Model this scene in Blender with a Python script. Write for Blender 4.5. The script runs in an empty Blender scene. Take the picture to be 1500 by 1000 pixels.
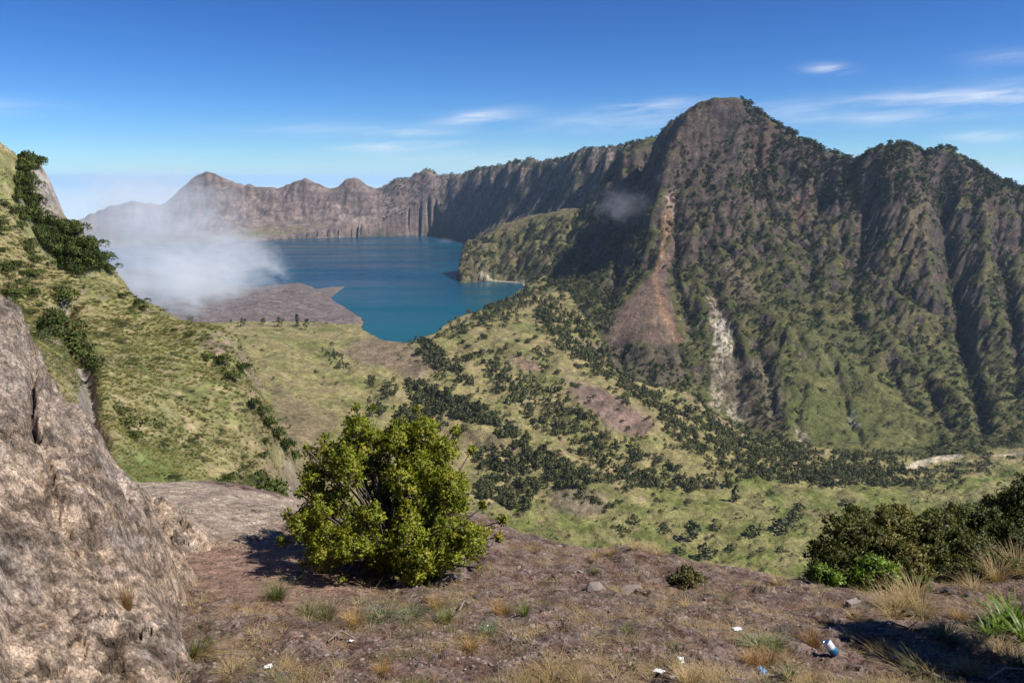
import bpy, bmesh, math, random
import numpy as np
from mathutils import Vector, Matrix

R = math.radians
rng = np.random.default_rng(7)
random.seed(7)
scene = bpy.context.scene
COL = scene.collection

# ------------------------------------------------------------------ camera, sky, sun, exposure
F = 1177.0                      # focal length in photo pixels (photo 1500 x 1000)
HORIZON = 262.0                 # photo row of eye level
TH = math.atan((500.0 - HORIZON) / F)
CAMZ = 630.0                    # eye height above the lake
cam_d = bpy.data.cameras.new('camera')
cam = bpy.data.objects.new('camera', cam_d)
COL.objects.link(cam)
cam.location = (0, 0, CAMZ)
cam.rotation_euler = (math.pi / 2 - TH, 0, 0)
cam_d.sensor_width = 36.0
cam_d.lens = 36.0 * F / 1500.0
cam_d.clip_start = 0.1
cam_d.clip_end = 400000.0
scene.camera = cam

SUN_EL = R(51.0)
SUN_AZ = R(110.0)                # clockwise from +Y (straight ahead) : right of the camera, a little behind it
world = bpy.data.worlds.new('World')
scene.world = world
world.use_nodes = True
wn = world.node_tree
wn.nodes.clear()


def wnode(t, **kw):
    n = wn.nodes.new(t)
    for k, v in kw.items():
        setattr(n, k, v)
    return n


w_out = wnode('ShaderNodeOutputWorld')
w_bg = wnode('ShaderNodeBackground')
w_sky = wnode('ShaderNodeTexSky', sky_type='NISHITA', sun_disc=False, sun_elevation=SUN_EL, sun_rotation=SUN_AZ,
              altitude=2600.0, air_density=1.0, dust_density=0.15, ozone_density=2.5)
w_bg.inputs['Strength'].default_value = 0.092
w_hsv = wnode('ShaderNodeHueSaturation')
w_hsv.inputs['Saturation'].default_value = 1.18
wn.links.new(w_sky.outputs[0], w_hsv.inputs['Color'])

# thin cirrus, placed by direction on the sky dome (azimuth / elevation), broken up by stretched noise
w_tc = wnode('ShaderNodeTexCoord')
w_sep = wnode('ShaderNodeSeparateXYZ')
wn.links.new(w_tc.outputs['Generated'], w_sep.inputs[0])


def wmath(op, a, b=None, c=None, clamp=False):
    n = wnode('ShaderNodeMath', operation=op)
    n.use_clamp = clamp
    for i, v in enumerate((a, b, c)):
        if v is None:
            continue
        if isinstance(v, (int, float)):
            n.inputs[i].default_value = v
        else:
            wn.links.new(v, n.inputs[i])
    return n.outputs[0]


w_az = wmath('ARCTAN2', w_sep.outputs[0], w_sep.outputs[1])
w_el = wmath('ARCSINE', w_sep.outputs[2])
w_comb = wnode('ShaderNodeCombineXYZ')
wn.links.new(wmath('MULTIPLY', w_az, 7.0), w_comb.inputs[0])
wn.links.new(wmath('ADD', wmath('MULTIPLY', w_el, 55.0), wmath('MULTIPLY', w_az, -3.0)), w_comb.inputs[1])
w_noise = wnode('ShaderNodeTexNoise')
w_noise.inputs['Scale'].default_value = 1.6
w_noise.inputs['Detail'].default_value = 7.0
w_noise.inputs['Roughness'].default_value = 0.62
w_noise.inputs['Distortion'].default_value = 0.5
wn.links.new(w_comb.outputs[0], w_noise.inputs['Vector'])


def sky_dir(px, py):
    a, b = (px - 750) / F, (500 - py) / F
    d = Vector((a, math.cos(TH) + b * math.sin(TH), b * math.cos(TH) - math.sin(TH))).normalized()
    return math.atan2(d.x, d.y), math.asin(d.z)


CIRRUS = [  # photo x, y, half width, half height, tilt, strength
    (1211, 101, 26, 6, -0.06, 0.75), (1400, 144, 130, 9, -0.02, 0.55), (1290, 172, 110, 9, 0.0, 0.45),
    (1470, 85, 40, 10, 0.0, 0.25), (700, 172, 60, 9, 0.10, 0.62), (575, 214, 75, 6, 0.05, 0.60),
    (600, 195, 60, 5, 0.02, 0.40), (960, 155, 60, 8, 0.08, 0.50), (900, 178, 120, 14, 0.04, 0.34),
    (1445, 200, 40, 7, 0.0, 0.45), (1150, 160, 50, 8, 0.0, 0.35), (480, 190, 110, 10, 0.0, 0.22),
    (700, 235, 200, 16, 0.0, 0.28), (1700, 120, 160, 14, 0.0, 0.6), (-150, 150, 120, 10, 0.0, 0.4),
]
w_total = None
for (cx, cy, hw, hh, tilt, s) in CIRRUS:
    a0, e0 = sky_dir(cx, cy)
    da = wmath('SUBTRACT', w_az, a0)
    de = wmath('SUBTRACT', wmath('SUBTRACT', w_el, e0), wmath('MULTIPLY', da, tilt))
    q = wmath('ADD', wmath('POWER', wmath('ABSOLUTE', wmath('MULTIPLY', da, F / hw)), 2.0),
              wmath('POWER', wmath('ABSOLUTE', wmath('MULTIPLY', de, F / hh)), 2.0))
    g = wmath('MULTIPLY', wmath('EXPONENT', wmath('MULTIPLY', q, -1.0)), s)
    w_total = g if w_total is None else wmath('ADD', w_total, g)
w_n2 = wmath('MULTIPLY', wmath('SUBTRACT', w_noise.outputs['Fac'], 0.30, clamp=True), 2.6, clamp=True)
w_fac = wmath('MULTIPLY', w_total, w_n2, clamp=True)
w_mix = wnode('ShaderNodeMix', data_type='RGBA')
wn.links.new(w_fac, w_mix.inputs['Factor'])
w_tint = wnode('ShaderNodeMix', data_type='RGBA', blend_type='MULTIPLY')
w_tint.inputs['Factor'].default_value = 1.0
wn.links.new(w_hsv.outputs[0], w_tint.inputs[6])
w_tint.inputs[7].default_value = (0.76, 0.93, 1.12, 1)
w_s1 = wnode('ShaderNodeMix', data_type='RGBA', blend_type='MULTIPLY')
w_s1.inputs['Factor'].default_value = 1.0
w_s1.inputs[7].default_value = (0.1, 0.1, 0.1, 1)
wn.links.new(w_tint.outputs[2], w_s1.inputs[6])
w_gam = wnode('ShaderNodeGamma')                 # deeper blue overhead, as a polarised mountain sky
w_gam.inputs['Gamma'].default_value = 1.37
wn.links.new(w_s1.outputs[2], w_gam.inputs['Color'])
w_s2 = wnode('ShaderNodeMix', data_type='RGBA', blend_type='MULTIPLY')
w_s2.inputs['Factor'].default_value = 1.0
w_s2.inputs[7].default_value = (10.0, 10.0, 10.0, 1)
wn.links.new(w_gam.outputs[0], w_s2.inputs[6])
wn.links.new(w_s2.outputs[2], w_mix.inputs[6])
w_mix.inputs[7].default_value = (8.6, 8.8, 9.4, 1)
wn.links.new(w_mix.outputs[2], w_bg.inputs['Color'])
wn.links.new(w_bg.outputs[0], w_out.inputs['Surface'])

sun_d = bpy.data.lights.new('sun', 'SUN')
sun_d.energy = 5.0
sun_d.angle = R(0.53)
sun_d.color = (1.0, 0.95, 0.87)
sun = bpy.data.objects.new('sun', sun_d)
COL.objects.link(sun)
SUN_DIR = Vector((math.sin(SUN_AZ) * math.cos(SUN_EL), math.cos(SUN_AZ) * math.cos(SUN_EL), math.sin(SUN_EL)))
sun.rotation_euler = SUN_DIR.to_track_quat('Z', 'Y').to_euler()
sun.location = SUN_DIR * 3000

scene.render.engine = 'CYCLES'
cy = scene.cycles
cy.max_bounces = 5
cy.diffuse_bounces = 2
cy.glossy_bounces = 2
cy.transmission_bounces = 2
cy.transparent_max_bounces = 8
cy.volume_bounces = 3
cy.use_denoising = True
cy.volume_step_rate = 0.5
cy.caustics_reflective = False
cy.caustics_refractive = False
vs = scene.view_settings
vs.view_transform = 'Standard'
vs.look = 'None'
vs.gamma = 1.0
vs.use_curve_mapping = False
vs.exposure = 0.38

# ------------------------------------------------------------------ helpers
CT, ST = math.cos(TH), math.sin(TH)


def ratio(px, py):
    """X/Y and (Z-eye)/Y of the ray through a photo pixel."""
    a, b = (px - 750.0) / F, (500.0 - py) / F
    y = CT + b * ST
    return a / y, (b * CT - ST) / y


def at(px, py, depth):
    u, s = ratio(px, py)
    return Vector((u * depth, depth, CAMZ + s * depth))


def at_z(px, py, z):
    u, s = ratio(px, py)
    d = (z - CAMZ) / s
    return Vector((u * d, d, z))


def to_px(X, Y, Z):
    """photo pixel of world points (arrays)."""
    z = Z - CAMZ
    fwd = Y * CT - z * ST
    up = Y * ST + z * CT
    return 750.0 + F * X / fwd, 500.0 - F * up / fwd


_perm = np.random.default_rng(11).permutation(256).astype(np.int32)
_perm = np.concatenate([_perm, _perm, _perm])
_ga = np.random.default_rng(12).random(256) * 2 * np.pi
_gx, _gy = np.cos(_ga).astype(np.float32), np.sin(_ga).astype(np.float32)


def perlin(x, y):
    x = np.asarray(x, np.float32); y = np.asarray(y, np.float32)
    xi = np.floor(x).astype(np.int32); yi = np.floor(y).astype(np.int32)
    xf = x - xi; yf = y - yi
    xi &= 255; yi &= 255
    u = xf * xf * xf * (xf * (xf * 6 - 15) + 10)
    v = yf * yf * yf * (yf * (yf * 6 - 15) + 10)

    def g(ix, iy, fx, fy):
        h = _perm[_perm[ix] + iy]
        return _gx[h] * fx + _gy[h] * fy
    a = g(xi, yi, xf, yf); b = g(xi + 1, yi, xf - 1, yf)
    c = g(xi, yi + 1, xf, yf - 1); d = g(xi + 1, yi + 1, xf - 1, yf - 1)
    return ((a + u * (b - a)) * (1 - v) + (c + u * (d - c)) * v) * 1.5


def fbm(x, y, octaves=4, gain=0.5, lac=2.03, seed=0.0):
    t = 0; amp = 1.0; tot = 0
    x = x + seed * 17.3; y = y - seed * 9.1
    for _ in range(octaves):
        t = t + amp * perlin(x, y); tot += amp
        x = x * lac + 5.2; y = y * lac - 3.7; amp *= gain
    return t / tot


def ridged(x, y, octaves=4, gain=0.5, lac=2.03, seed=0.0):
    t = 0; amp = 1.0; tot = 0
    x = x + seed * 13.7; y = y + seed * 7.9
    for _ in range(octaves):
        t = t + amp * (1 - np.abs(perlin(x, y)) * 1.6); tot += amp
        x = x * lac + 1.7; y = y * lac + 9.2; amp *= gain
    return t / tot


def cells(x, y, seed=0):
    """broken facets: per point the random numbers of its nearest cell, the offset to its centre and F2-F1"""
    xi = np.floor(x).astype(np.int32); yi = np.floor(y).astype(np.int32)
    best = np.full(x.shape, 9.0); second = np.full(x.shape, 9.0); bid = np.zeros(x.shape, np.int32); bdx = np.zeros(x.shape); bdy = np.zeros(x.shape)
    for ox in (-1, 0, 1):
        for oy in (-1, 0, 1):
            h = _perm[(_perm[(xi + ox + seed) & 255] + yi + oy) & 255]
            dx = xi + ox + (h / 255.0) - x; dy = yi + oy + (_perm[h] / 255.0) - y
            d = np.hypot(dx, dy)
            nb = d < best
            second = np.where(nb, best, np.minimum(second, d))
            bid = np.where(nb, h, bid); bdx = np.where(nb, dx, bdx); bdy = np.where(nb, dy, bdy); best = np.where(nb, d, best)
    r1 = _perm[bid] / 255.0; r2 = _perm[_perm[bid]] / 255.0; r3 = _perm[bid + 97] / 255.0
    return r1, r2, r3, bdx, bdy, second - best


def smooth(a, b, x):
    t = np.clip((x - a) / (b - a), 0, 1)
    return t * t * (3 - 2 * t)


def mq_fit(pu, pv, val, c=0.01, reg=0.0):
    """multiquadric surface through scattered points, linear trend included."""
    pu, pv, val = (np.asarray(q, float) for q in (pu, pv, val))
    n = len(pu)
    r = np.sqrt((pu[:, None] - pu[None]) ** 2 + (pv[:, None] - pv[None]) ** 2 + c * c)
    A = np.zeros((n + 3, n + 3))
    A[:n, :n] = r - reg * np.eye(n)
    A[:n, n] = A[n, :n] = 1; A[:n, n + 1] = A[n + 1, :n] = pu; A[:n, n + 2] = A[n + 2, :n] = pv
    b = np.zeros(n + 3); b[:n] = val
    w = np.linalg.solve(A, b)
    return pu, pv, w, c


def mq_eval(fit, U, V):
    pu, pv, w, c = fit
    out = w[-3] + w[-2] * U + w[-1] * V
    for i in range(len(pu)):
        out = out + w[i] * np.sqrt((U - pu[i]) ** 2 + (V - pv[i]) ** 2 + c * c)
    return out


def upsample(A, rows, cols):
    """bilinear upsample of a coarse grid to rows x cols."""
    r = np.linspace(0, A.shape[0] - 1, rows); c = np.linspace(0, A.shape[1] - 1, cols)
    r0 = np.minimum(r.astype(int), A.shape[0] - 2); c0 = np.minimum(c.astype(int), A.shape[1] - 2)
    fr = (r - r0)[:, None]; fc = (c - c0)[None]
    a = A[r0][:, c0]; b = A[r0][:, c0 + 1]; d = A[r0 + 1][:, c0]; e = A[r0 + 1][:, c0 + 1]
    return (a * (1 - fc) + b * fc) * (1 - fr) + (d * (1 - fc) + e * fc) * fr


def blur(A, n):
    """box blur twice with radius n."""
    for _ in range(2):
        for ax in (0, 1):
            P = np.pad(A, [(n + 1, n) if i == ax else (0, 0) for i in (0, 1)], mode='edge')
            C = np.cumsum(P, axis=ax)
            k = 2 * n + 1
            A = (np.take(C, range(k, C.shape[ax]), axis=ax) - np.take(C, range(0, C.shape[ax] - k), axis=ax)) / k
    return A


def in_poly(x, y, poly):
    """vectorised point in polygon."""
    ins = np.zeros(x.shape, bool)
    n = len(poly)
    for i in range(n):
        x0, y0 = poly[i]; x1, y1 = poly[(i + 1) % n]
        if y0 == y1:
            continue
        c = ((y0 > y) != (y1 > y)) & (x < (x1 - x0) * (y - y0) / (y1 - y0) + x0)
        ins ^= c
    return ins


def poly_dist(x, y, poly, closed=True):
    d = np.full(x.shape, 1e18)
    n = len(poly)
    for i in range(n if closed else n - 1):
        x0, y0 = poly[i]; x1, y1 = poly[(i + 1) % n]
        dx, dy = x1 - x0, y1 - y0
        t = np.clip(((x - x0) * dx + (y - y0) * dy) / (dx * dx + dy * dy + 1e-12), 0, 1)
        d = np.minimum(d, (x - x0 - t * dx) ** 2 + (y - y0 - t * dy) ** 2)
    return np.sqrt(d)


def props(o, label=None, cat=None, group=None, kind=None):
    if label: o['label'] = label
    if cat: o['category'] = cat
    if group: o['group'] = group
    if kind: o['kind'] = kind
    return o


def link(name, me, mat=None, parent=None):
    o = bpy.data.objects.new(name, me)
    COL.objects.link(o)
    if mat is not None and me is not None and len(me.materials) == 0:
        me.materials.append(mat)
    if parent is not None:
        o.parent = parent
    return o


def empty(name, loc, rz=0.0):
    o = bpy.data.objects.new(name, None)
    COL.objects.link(o)
    o.location = loc
    o.rotation_euler = (0, 0, rz)
    o.empty_display_size = 0.1
    return o


def mesh_np(name, co, faces, smooth_shade=True, color=None):
    """mesh from numpy arrays; faces (n,3) or (n,4); color (nverts,3) -> attribute 'albedo'."""
    me = bpy.data.meshes.new(name)
    co = np.ascontiguousarray(co, np.float32); faces = np.ascontiguousarray(faces, np.int32)
    nf, k = faces.shape
    me.vertices.add(len(co)); me.vertices.foreach_set('co', co.ravel())
    me.loops.add(nf * k); me.loops.foreach_set('vertex_index', faces.ravel())
    me.polygons.add(nf)
    me.polygons.foreach_set('loop_start', np.arange(0, nf * k, k, dtype=np.int32))
    me.polygons.foreach_set('loop_total', np.full(nf, k, np.int32))
    if smooth_shade:
        me.polygons.foreach_set('use_smooth', np.ones(nf, bool))
    if color is not None:
        at_ = me.attributes.new('albedo', 'FLOAT_COLOR', 'POINT')
        c4 = np.ones((len(co), 4), np.float32); c4[:, :3] = color
        at_.data.foreach_set('color', c4.ravel())
    me.update(calc_edges=True)
    me.validate()
    return me


def grid_faces(rows, cols):
    i = np.arange(rows * cols).reshape(rows, cols)
    return np.stack([i[:-1, :-1], i[:-1, 1:], i[1:, 1:], i[1:, :-1]], -1)


def compact(co, faces, color=None):
    used = np.unique(faces)
    remap = np.full(len(co), -1, np.int64); remap[used] = np.arange(len(used))
    return co[used], remap[faces], (None if color is None else color[used])


# ------------------------------------------------------------------ materials
def new_mat(name):
    m = bpy.data.materials.new(name)
    m.use_nodes = True
    nt = m.node_tree
    b = nt.nodes['Principled BSDF']
    return m, nt, b


def n_noise(nt, scale, detail=4, rough=0.55, vec=None):
    n = nt.nodes.new('ShaderNodeTexNoise')
    n.inputs['Scale'].default_value = scale
    n.inputs['Detail'].default_value = detail
    n.inputs['Roughness'].default_value = rough
    if vec is None:
        tc = nt.nodes.new('ShaderNodeTexCoord'); vec = tc.outputs['Object']
    nt.links.new(vec, n.inputs['Vector'])
    return n


def n_ramp(nt, fac, stops):
    n = nt.nodes.new('ShaderNodeValToRGB')
    el = n.color_ramp.elements
    while len(el) < len(stops):
        el.new(0.5)
    for e, (p, c) in zip(el, stops):
        e.position = p; e.color = (c[0], c[1], c[2], 1)
    nt.links.new(fac, n.inputs[0])
    return n


def n_mul(nt, a, b, fac=1.0, mode='MULTIPLY'):
    n = nt.nodes.new('ShaderNodeMix'); n.data_type = 'RGBA'; n.blend_type = mode
    n.inputs['Factor'].default_value = fac
    for s, v in ((6, a), (7, b)):
        if isinstance(v, tuple):
            n.inputs[s].default_value = (*v, 1)
        else:
            nt.links.new(v, n.inputs[s])
    return n.outputs[2]


def mat_albedo(name, scales, rough=0.95, bump=None, contrast=(0.55, 1.45), pits=None):
    """reads the surface's own colour from 'albedo' and breaks it up with noise; bump = [(scale, distance), ...]"""
    m, nt, b = new_mat(name)
    at_ = nt.nodes.new('ShaderNodeAttribute'); at_.attribute_name = 'albedo'
    tc = nt.nodes.new('ShaderNodeTexCoord')
    c = at_.outputs['Color']
    for s in scales:
        nz = n_noise(nt, s, 6, 0.65, tc.outputs['Object'])
        rp = n_ramp(nt, nz.outputs['Fac'], [(0.3, (contrast[0],) * 3), (0.7, (contrast[1],) * 3)])
        c = n_mul(nt, c, rp.outputs[0])
    prev = None
    for (ps, dark, lo, depth) in (pits or []):          # dark lichen spots / holes, clustered by noise
        vo = nt.nodes.new('ShaderNodeTexVoronoi'); vo.inputs['Scale'].default_value = ps
        wv = n_noise(nt, ps * .9, 2, .5, tc.outputs['Object'])
        vm = nt.nodes.new('ShaderNodeVectorMath'); vm.operation = 'MULTIPLY_ADD'; vm.inputs[1].default_value = (.06, .06, .06)
        nt.links.new(wv.outputs['Color'], vm.inputs[0]); nt.links.new(tc.outputs['Object'], vm.inputs[2]); nt.links.new(vm.outputs[0], vo.inputs['Vector'])
        cl = n_noise(nt, ps * .13, 3, .6, tc.outputs['Object'])
        sb = nt.nodes.new('ShaderNodeMath'); sb.operation = 'SUBTRACT'
        nt.links.new(cl.outputs['Fac'], sb.inputs[0]); nt.links.new(vo.outputs['Distance'], sb.inputs[1])
        pr = n_ramp(nt, sb.outputs[0], [(lo, (0, 0, 0)), (lo + .12, (1, 1, 1))])
        mx = nt.nodes.new('ShaderNodeMix'); mx.data_type = 'RGBA'
        nt.links.new(pr.outputs[0], mx.inputs['Factor']); nt.links.new(c, mx.inputs[6]); mx.inputs[7].default_value = (*dark, 1)
        c = mx.outputs[2]
        bp = nt.nodes.new('ShaderNodeBump'); bp.invert = True; bp.inputs['Distance'].default_value = depth
        nt.links.new(pr.outputs[0], bp.inputs['Height'])
        if prev is not None:
            nt.links.new(prev, bp.inputs['Normal'])
        prev = bp.outputs[0]
    nt.links.new(c, b.inputs['Base Color'])
    b.inputs['Roughness'].default_value = rough
    b.inputs['Specular IOR Level'].default_value = 0.15
    for (s, dist) in (bump or []):
        nz = n_noise(nt, s, 8, 0.62, tc.outputs['Object'])
        bp = nt.nodes.new('ShaderNodeBump')
        bp.inputs['Strength'].default_value = 1.0
        bp.inputs['Distance'].default_value = dist
        nt.links.new(nz.outputs['Fac'], bp.inputs['Height'])
        if prev is not None:
            nt.links.new(prev, bp.inputs['Normal'])
        prev = bp.outputs[0]
    if prev is not None:
        nt.links.new(prev, b.inputs['Normal'])
    return m


def mat_leaf(name, dark, light, trans=0.25, scale=3.0, rough=0.55, tip=None):
    """foliage: colour varies with noise over the plant and a random value per instance/object; thin-leaf translucency."""
    m, nt, b = new_mat(name)
    tc = nt.nodes.new('ShaderNodeTexCoord')
    oi = nt.nodes.new('ShaderNodeObjectInfo')
    nz = n_noise(nt, scale, 3, 0.6, tc.outputs['Object'])
    ad = nt.nodes.new('ShaderNodeMath'); ad.operation = 'MULTIPLY_ADD'
    ad.inputs[1].default_value = 0.36; ad.inputs[2].default_value = -0.18
    nt.links.new(oi.outputs['Random'], ad.inputs[0])
    ad2 = nt.nodes.new('ShaderNodeMath'); ad2.operation = 'ADD'
    nt.links.new(nz.outputs['Fac'], ad2.inputs[0]); nt.links.new(ad.outputs[0], ad2.inputs[1])
    stops = [(0.3, dark), (0.62, light)]
    if tip is not None:
        stops = [(0.28, dark), (0.6, light), (0.74, tip)]
    rp = n_ramp(nt, ad2.outputs[0], stops)
    nt.links.new(rp.outputs[0], b.inputs['Base Color'])
    b.inputs['Roughness'].default_value = rough
    b.inputs['Specular IOR Level'].default_value = 0.3
    if trans > 0:
        tr = nt.nodes.new('ShaderNodeBsdfTranslucent')
        nt.links.new(n_mul(nt, rp.outputs[0], (1.0, 1.0, 0.6)), tr.inputs['Color'])
        mx = nt.nodes.new('ShaderNodeMixShader'); mx.inputs[0].default_value = trans
        nt.links.new(b.outputs[0], mx.inputs[1]); nt.links.new(tr.outputs[0], mx.inputs[2])
        nt.links.new(mx.outputs[0], nt.nodes['Material Output'].inputs['Surface'])
    return m


def mat_plain(name, color, rough=0.8, scale=8.0, var=0.3, spec=0.3, metal=0.0):
    m, nt, b = new_mat(name)
    nz = n_noise(nt, scale, 5)
    rp = n_ramp(nt, nz.outputs['Fac'], [(0.3, tuple(c * (1 - var) for c in color)), (0.7, tuple(min(1, c * (1 + var)) for c in color))])
    nt.links.new(rp.outputs[0], b.inputs['Base Color'])
    b.inputs['Roughness'].default_value = rough
    b.inputs['Specular IOR Level'].default_value = spec
    b.inputs['Metallic'].default_value = metal
    return m


def scatter(name, pts, source, scale, rotz, mat=None, tilt=None):
    """one 'stuff' object: the source mesh instanced on points with per-point scale and turn (geometry nodes)."""
    me = bpy.data.meshes.new(name)
    n = len(pts)
    me.vertices.add(n); me.vertices.foreach_set('co', np.ascontiguousarray(pts, np.float32).ravel())
    a = me.attributes.new('size', 'FLOAT_VECTOR', 'POINT')
    sc = np.asarray(scale, np.float32)
    if sc.ndim == 1:
        sc = np.repeat(sc[:, None], 3, 1)
    a.data.foreach_set('vector', np.ascontiguousarray(sc).ravel())
    a = me.attributes.new('turn', 'FLOAT_VECTOR', 'POINT')
    rt = np.zeros((n, 3), np.float32); rt[:, 2] = rotz
    if tilt is not None:
        rt[:, :2] = tilt
    a.data.foreach_set('vector', rt.ravel())
    o = link(name, me)
    ng = bpy.data.node_groups.new(name, 'GeometryNodeTree')
    ng.interface.new_socket('Geometry', in_out='INPUT', socket_type='NodeSocketGeometry')
    ng.interface.new_socket('Geometry', in_out='OUTPUT', socket_type='NodeSocketGeometry')
    N = ng.nodes
    gi, go = N.new('NodeGroupInput'), N.new('NodeGroupOutput')
    iop = N.new('GeometryNodeInstanceOnPoints')
    ob = N.new('GeometryNodeObjectInfo'); ob.inputs['Object'].default_value = source; ob.transform_space = 'ORIGINAL'
    s_ = N.new('GeometryNodeInputNamedAttribute'); s_.data_type = 'FLOAT_VECTOR'; s_.inputs['Name'].default_value = 'size'
    t_ = N.new('GeometryNodeInputNamedAttribute'); t_.data_type = 'FLOAT_VECTOR'; t_.inputs['Name'].default_value = 'turn'
    L = ng.links
    L.new(gi.outputs[0], iop.inputs['Points'])
    L.new(ob.outputs['Geometry'], iop.inputs['Instance'])
    L.new(s_.outputs['Attribute'], iop.inputs['Scale'])
    e2r = N.new('FunctionNodeEulerToRotation')
    L.new(t_.outputs['Attribute'], e2r.inputs[0])
    L.new(e2r.outputs[0], iop.inputs['Rotation'])
    L.new(iop.outputs[0], go.inputs[0])
    md = o.modifiers.new('scatter', 'NODES'); md.node_group = ng
    o['kind'] = 'stuff'
    return o
EROSION_BATCHES = 8
# ------------------------------------------------------------------ the caldera: one height field, cut into named pieces
STEP = 2.2
DU = STEP / F
U0, U1 = -0.80, 0.80
W0, W1 = math.log(1180.0), math.log(11200.0)
NC = int((U1 - U0) / DU) + 1
NR = int((W1 - W0) / DU) + 1
ug = np.linspace(U0, U1, NC); wg = np.linspace(W0, W1, NR)

ctl = []            # u, w, z


def cp(px, py, depth):
    p = at(px, py, depth); ctl.append((p.x / p.y, math.log(p.y), p.z)); return p


def cz(px, py, z):
    p = at_z(px, py, z); ctl.append((p.x / p.y, math.log(p.y), p.z)); return p


def cback(p, k, dz):
    ctl.append((p.x / p.y, math.log(p.y * k), p.z - dz))


# far crater rim, skyline
RIM = [(-120, 300, 9300), (0, 315, 9500), (60, 322, 9600), (113, 322, 9700), (135, 312, 9700), (165, 299, 9700), (192, 294, 9650), (222, 300, 9650), (242, 299, 9600),
       (262, 279, 9500), (285, 261, 9450), (302, 253, 9450), (318, 256, 9450), (345, 268, 9500), (385, 275, 9500), (415, 274, 9500),
       (430, 267, 9450), (447, 261, 9450), (465, 267, 9450), (487, 278, 9500), (503, 265, 9450), (517, 260, 9400), (532, 267, 9400),
       (548, 277, 9450), (562, 274, 9400), (574, 264, 9400), (600, 258, 9400), (625, 248, 9350), (645, 255, 9350), (680, 254, 9200),
       (700, 249, 8900), (725, 243, 8500), (748, 238, 8150), (775, 230, 7800), (795, 235, 7500), (815, 233, 7250), (835, 226, 6950),
       (852, 217, 6700), (875, 216, 6450), (900, 213, 6150), (922, 209, 5850), (945, 205, 5550), (963, 199, 5300)]
for (x, y, d) in RIM:
    p = cp(x, y, d); cback(p, 1.06, 190); cback(p, 1.14, 420)
# foot of the far wall along the water, and the middle of the wall
for (x, y) in [(60, 372), (200, 362), (300, 356), (385, 352), (430, 350), (500, 348), (560, 346), (600, 345), (640, 345), (668, 349)]:
    p = cz(x, y, 12)
for (x, y, d) in [(180, 330, 9350), (260, 320, 9150), (310, 305, 9150), (380, 315, 9150), (450, 315, 9150), (520, 312, 9150), (580, 308, 9150), (630, 300, 9150),
                  (670, 305, 8950), (700, 310, 8400), (740, 300, 7850), (780, 290, 7350), (820, 280, 6850), (860, 270, 6300), (900, 262, 5850),
                  (200, 345, 8950), (300, 335, 8880), (385, 335, 8830), (450, 333, 8830), (520, 331, 8850), (580, 330, 8880), (640, 327, 8900), (670, 335, 8650), (250, 350, 8800),
                  (700, 338, 8000), (745, 325, 7300), (800, 310, 6750), (850, 297, 6100)]:
    cp(x, y, d)
for (x, y) in [(300, 380), (380, 390), (450, 375), (520, 370), (600, 370), (640, 400), (560, 420), (600, 460), (700, 440), (640, 470), (720, 430)]:
    cz(x, y, -60)
# hidden bay behind the headland
for (u, Y, z) in [(-0.045, 6400, -30), (0.0, 6100, 30), (0.04, 6000, 120), (-0.05, 7200, -30)]:
    ctl.append((u, math.log(Y), z))
# headland between the two bays
for (x, y, d) in [(676, 357, 5400), (701, 342, 5450), (736, 328, 5500), (785, 314, 5500), (830, 305, 5450), (868, 297, 5350)]:
    p = cp(x, y, d); cback(p, 1.05, 110)
for (x, y, d) in [(672, 400, 5080), (690, 385, 5150), (720, 375, 5150), (705, 404, 5000), (760, 368, 5120), (745, 404, 4980), (800, 355, 5100), (800, 395, 4850),
                  (850, 340, 5000), (840, 390, 4550), (885, 345, 4700), (880, 400, 4100), (860, 440, 3600)]:
    cp(x, y, d)
# the big mountain: skyline
SKY_X = [960, 1040, 1080, 1160, 1253, 1325, 1394, 1500, 1760]
SKY_Y = [200, 144, 143, 195, 236, 210, 217, 278, 400]


def push(x, y, d):
    """set the right-hand mass further back towards its crest"""
    e = float(np.interp(x, [1150, 1260, 1330, 1400, 1500, 1760], [0, 130, 290, 430, 560, 700]))
    t = min(1.0, max(0.0, (655.0 - y) / (655.0 - float(np.interp(x, SKY_X, SKY_Y)))))
    return d + e * t


MTN = [(975, 184, 4900), (990, 174, 4700), (1010, 159, 4500), (1025, 149, 4400), (1040, 144, 4350), (1060, 143, 4330), (1080, 143, 4320), (1092, 150, 4320),
       (1110, 163, 4300), (1130, 178, 4280), (1160, 195, 4230), (1185, 208, 4180), (1210, 220, 4100), (1235, 229, 4020), (1253, 236, 3930),
       (1265, 227, 3850), (1278, 220, 3780), (1295, 214, 3720), (1325, 210, 3650), (1342, 217, 3600), (1354, 225, 3570), (1366, 222, 3530),
       (1380, 217, 3480), (1394, 217, 3450), (1405, 226, 3430), (1422, 239, 3400), (1442, 251, 3350), (1462, 263, 3300), (1500, 278, 3220),
       (1560, 310, 3100), (1640, 350, 3000), (1760, 400, 2900)]
for (x, y, d) in MTN:
    p = cp(x, y, push(x, y, d)); cback(p, 1.07, 260); cback(p, 1.18, 560)
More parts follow.
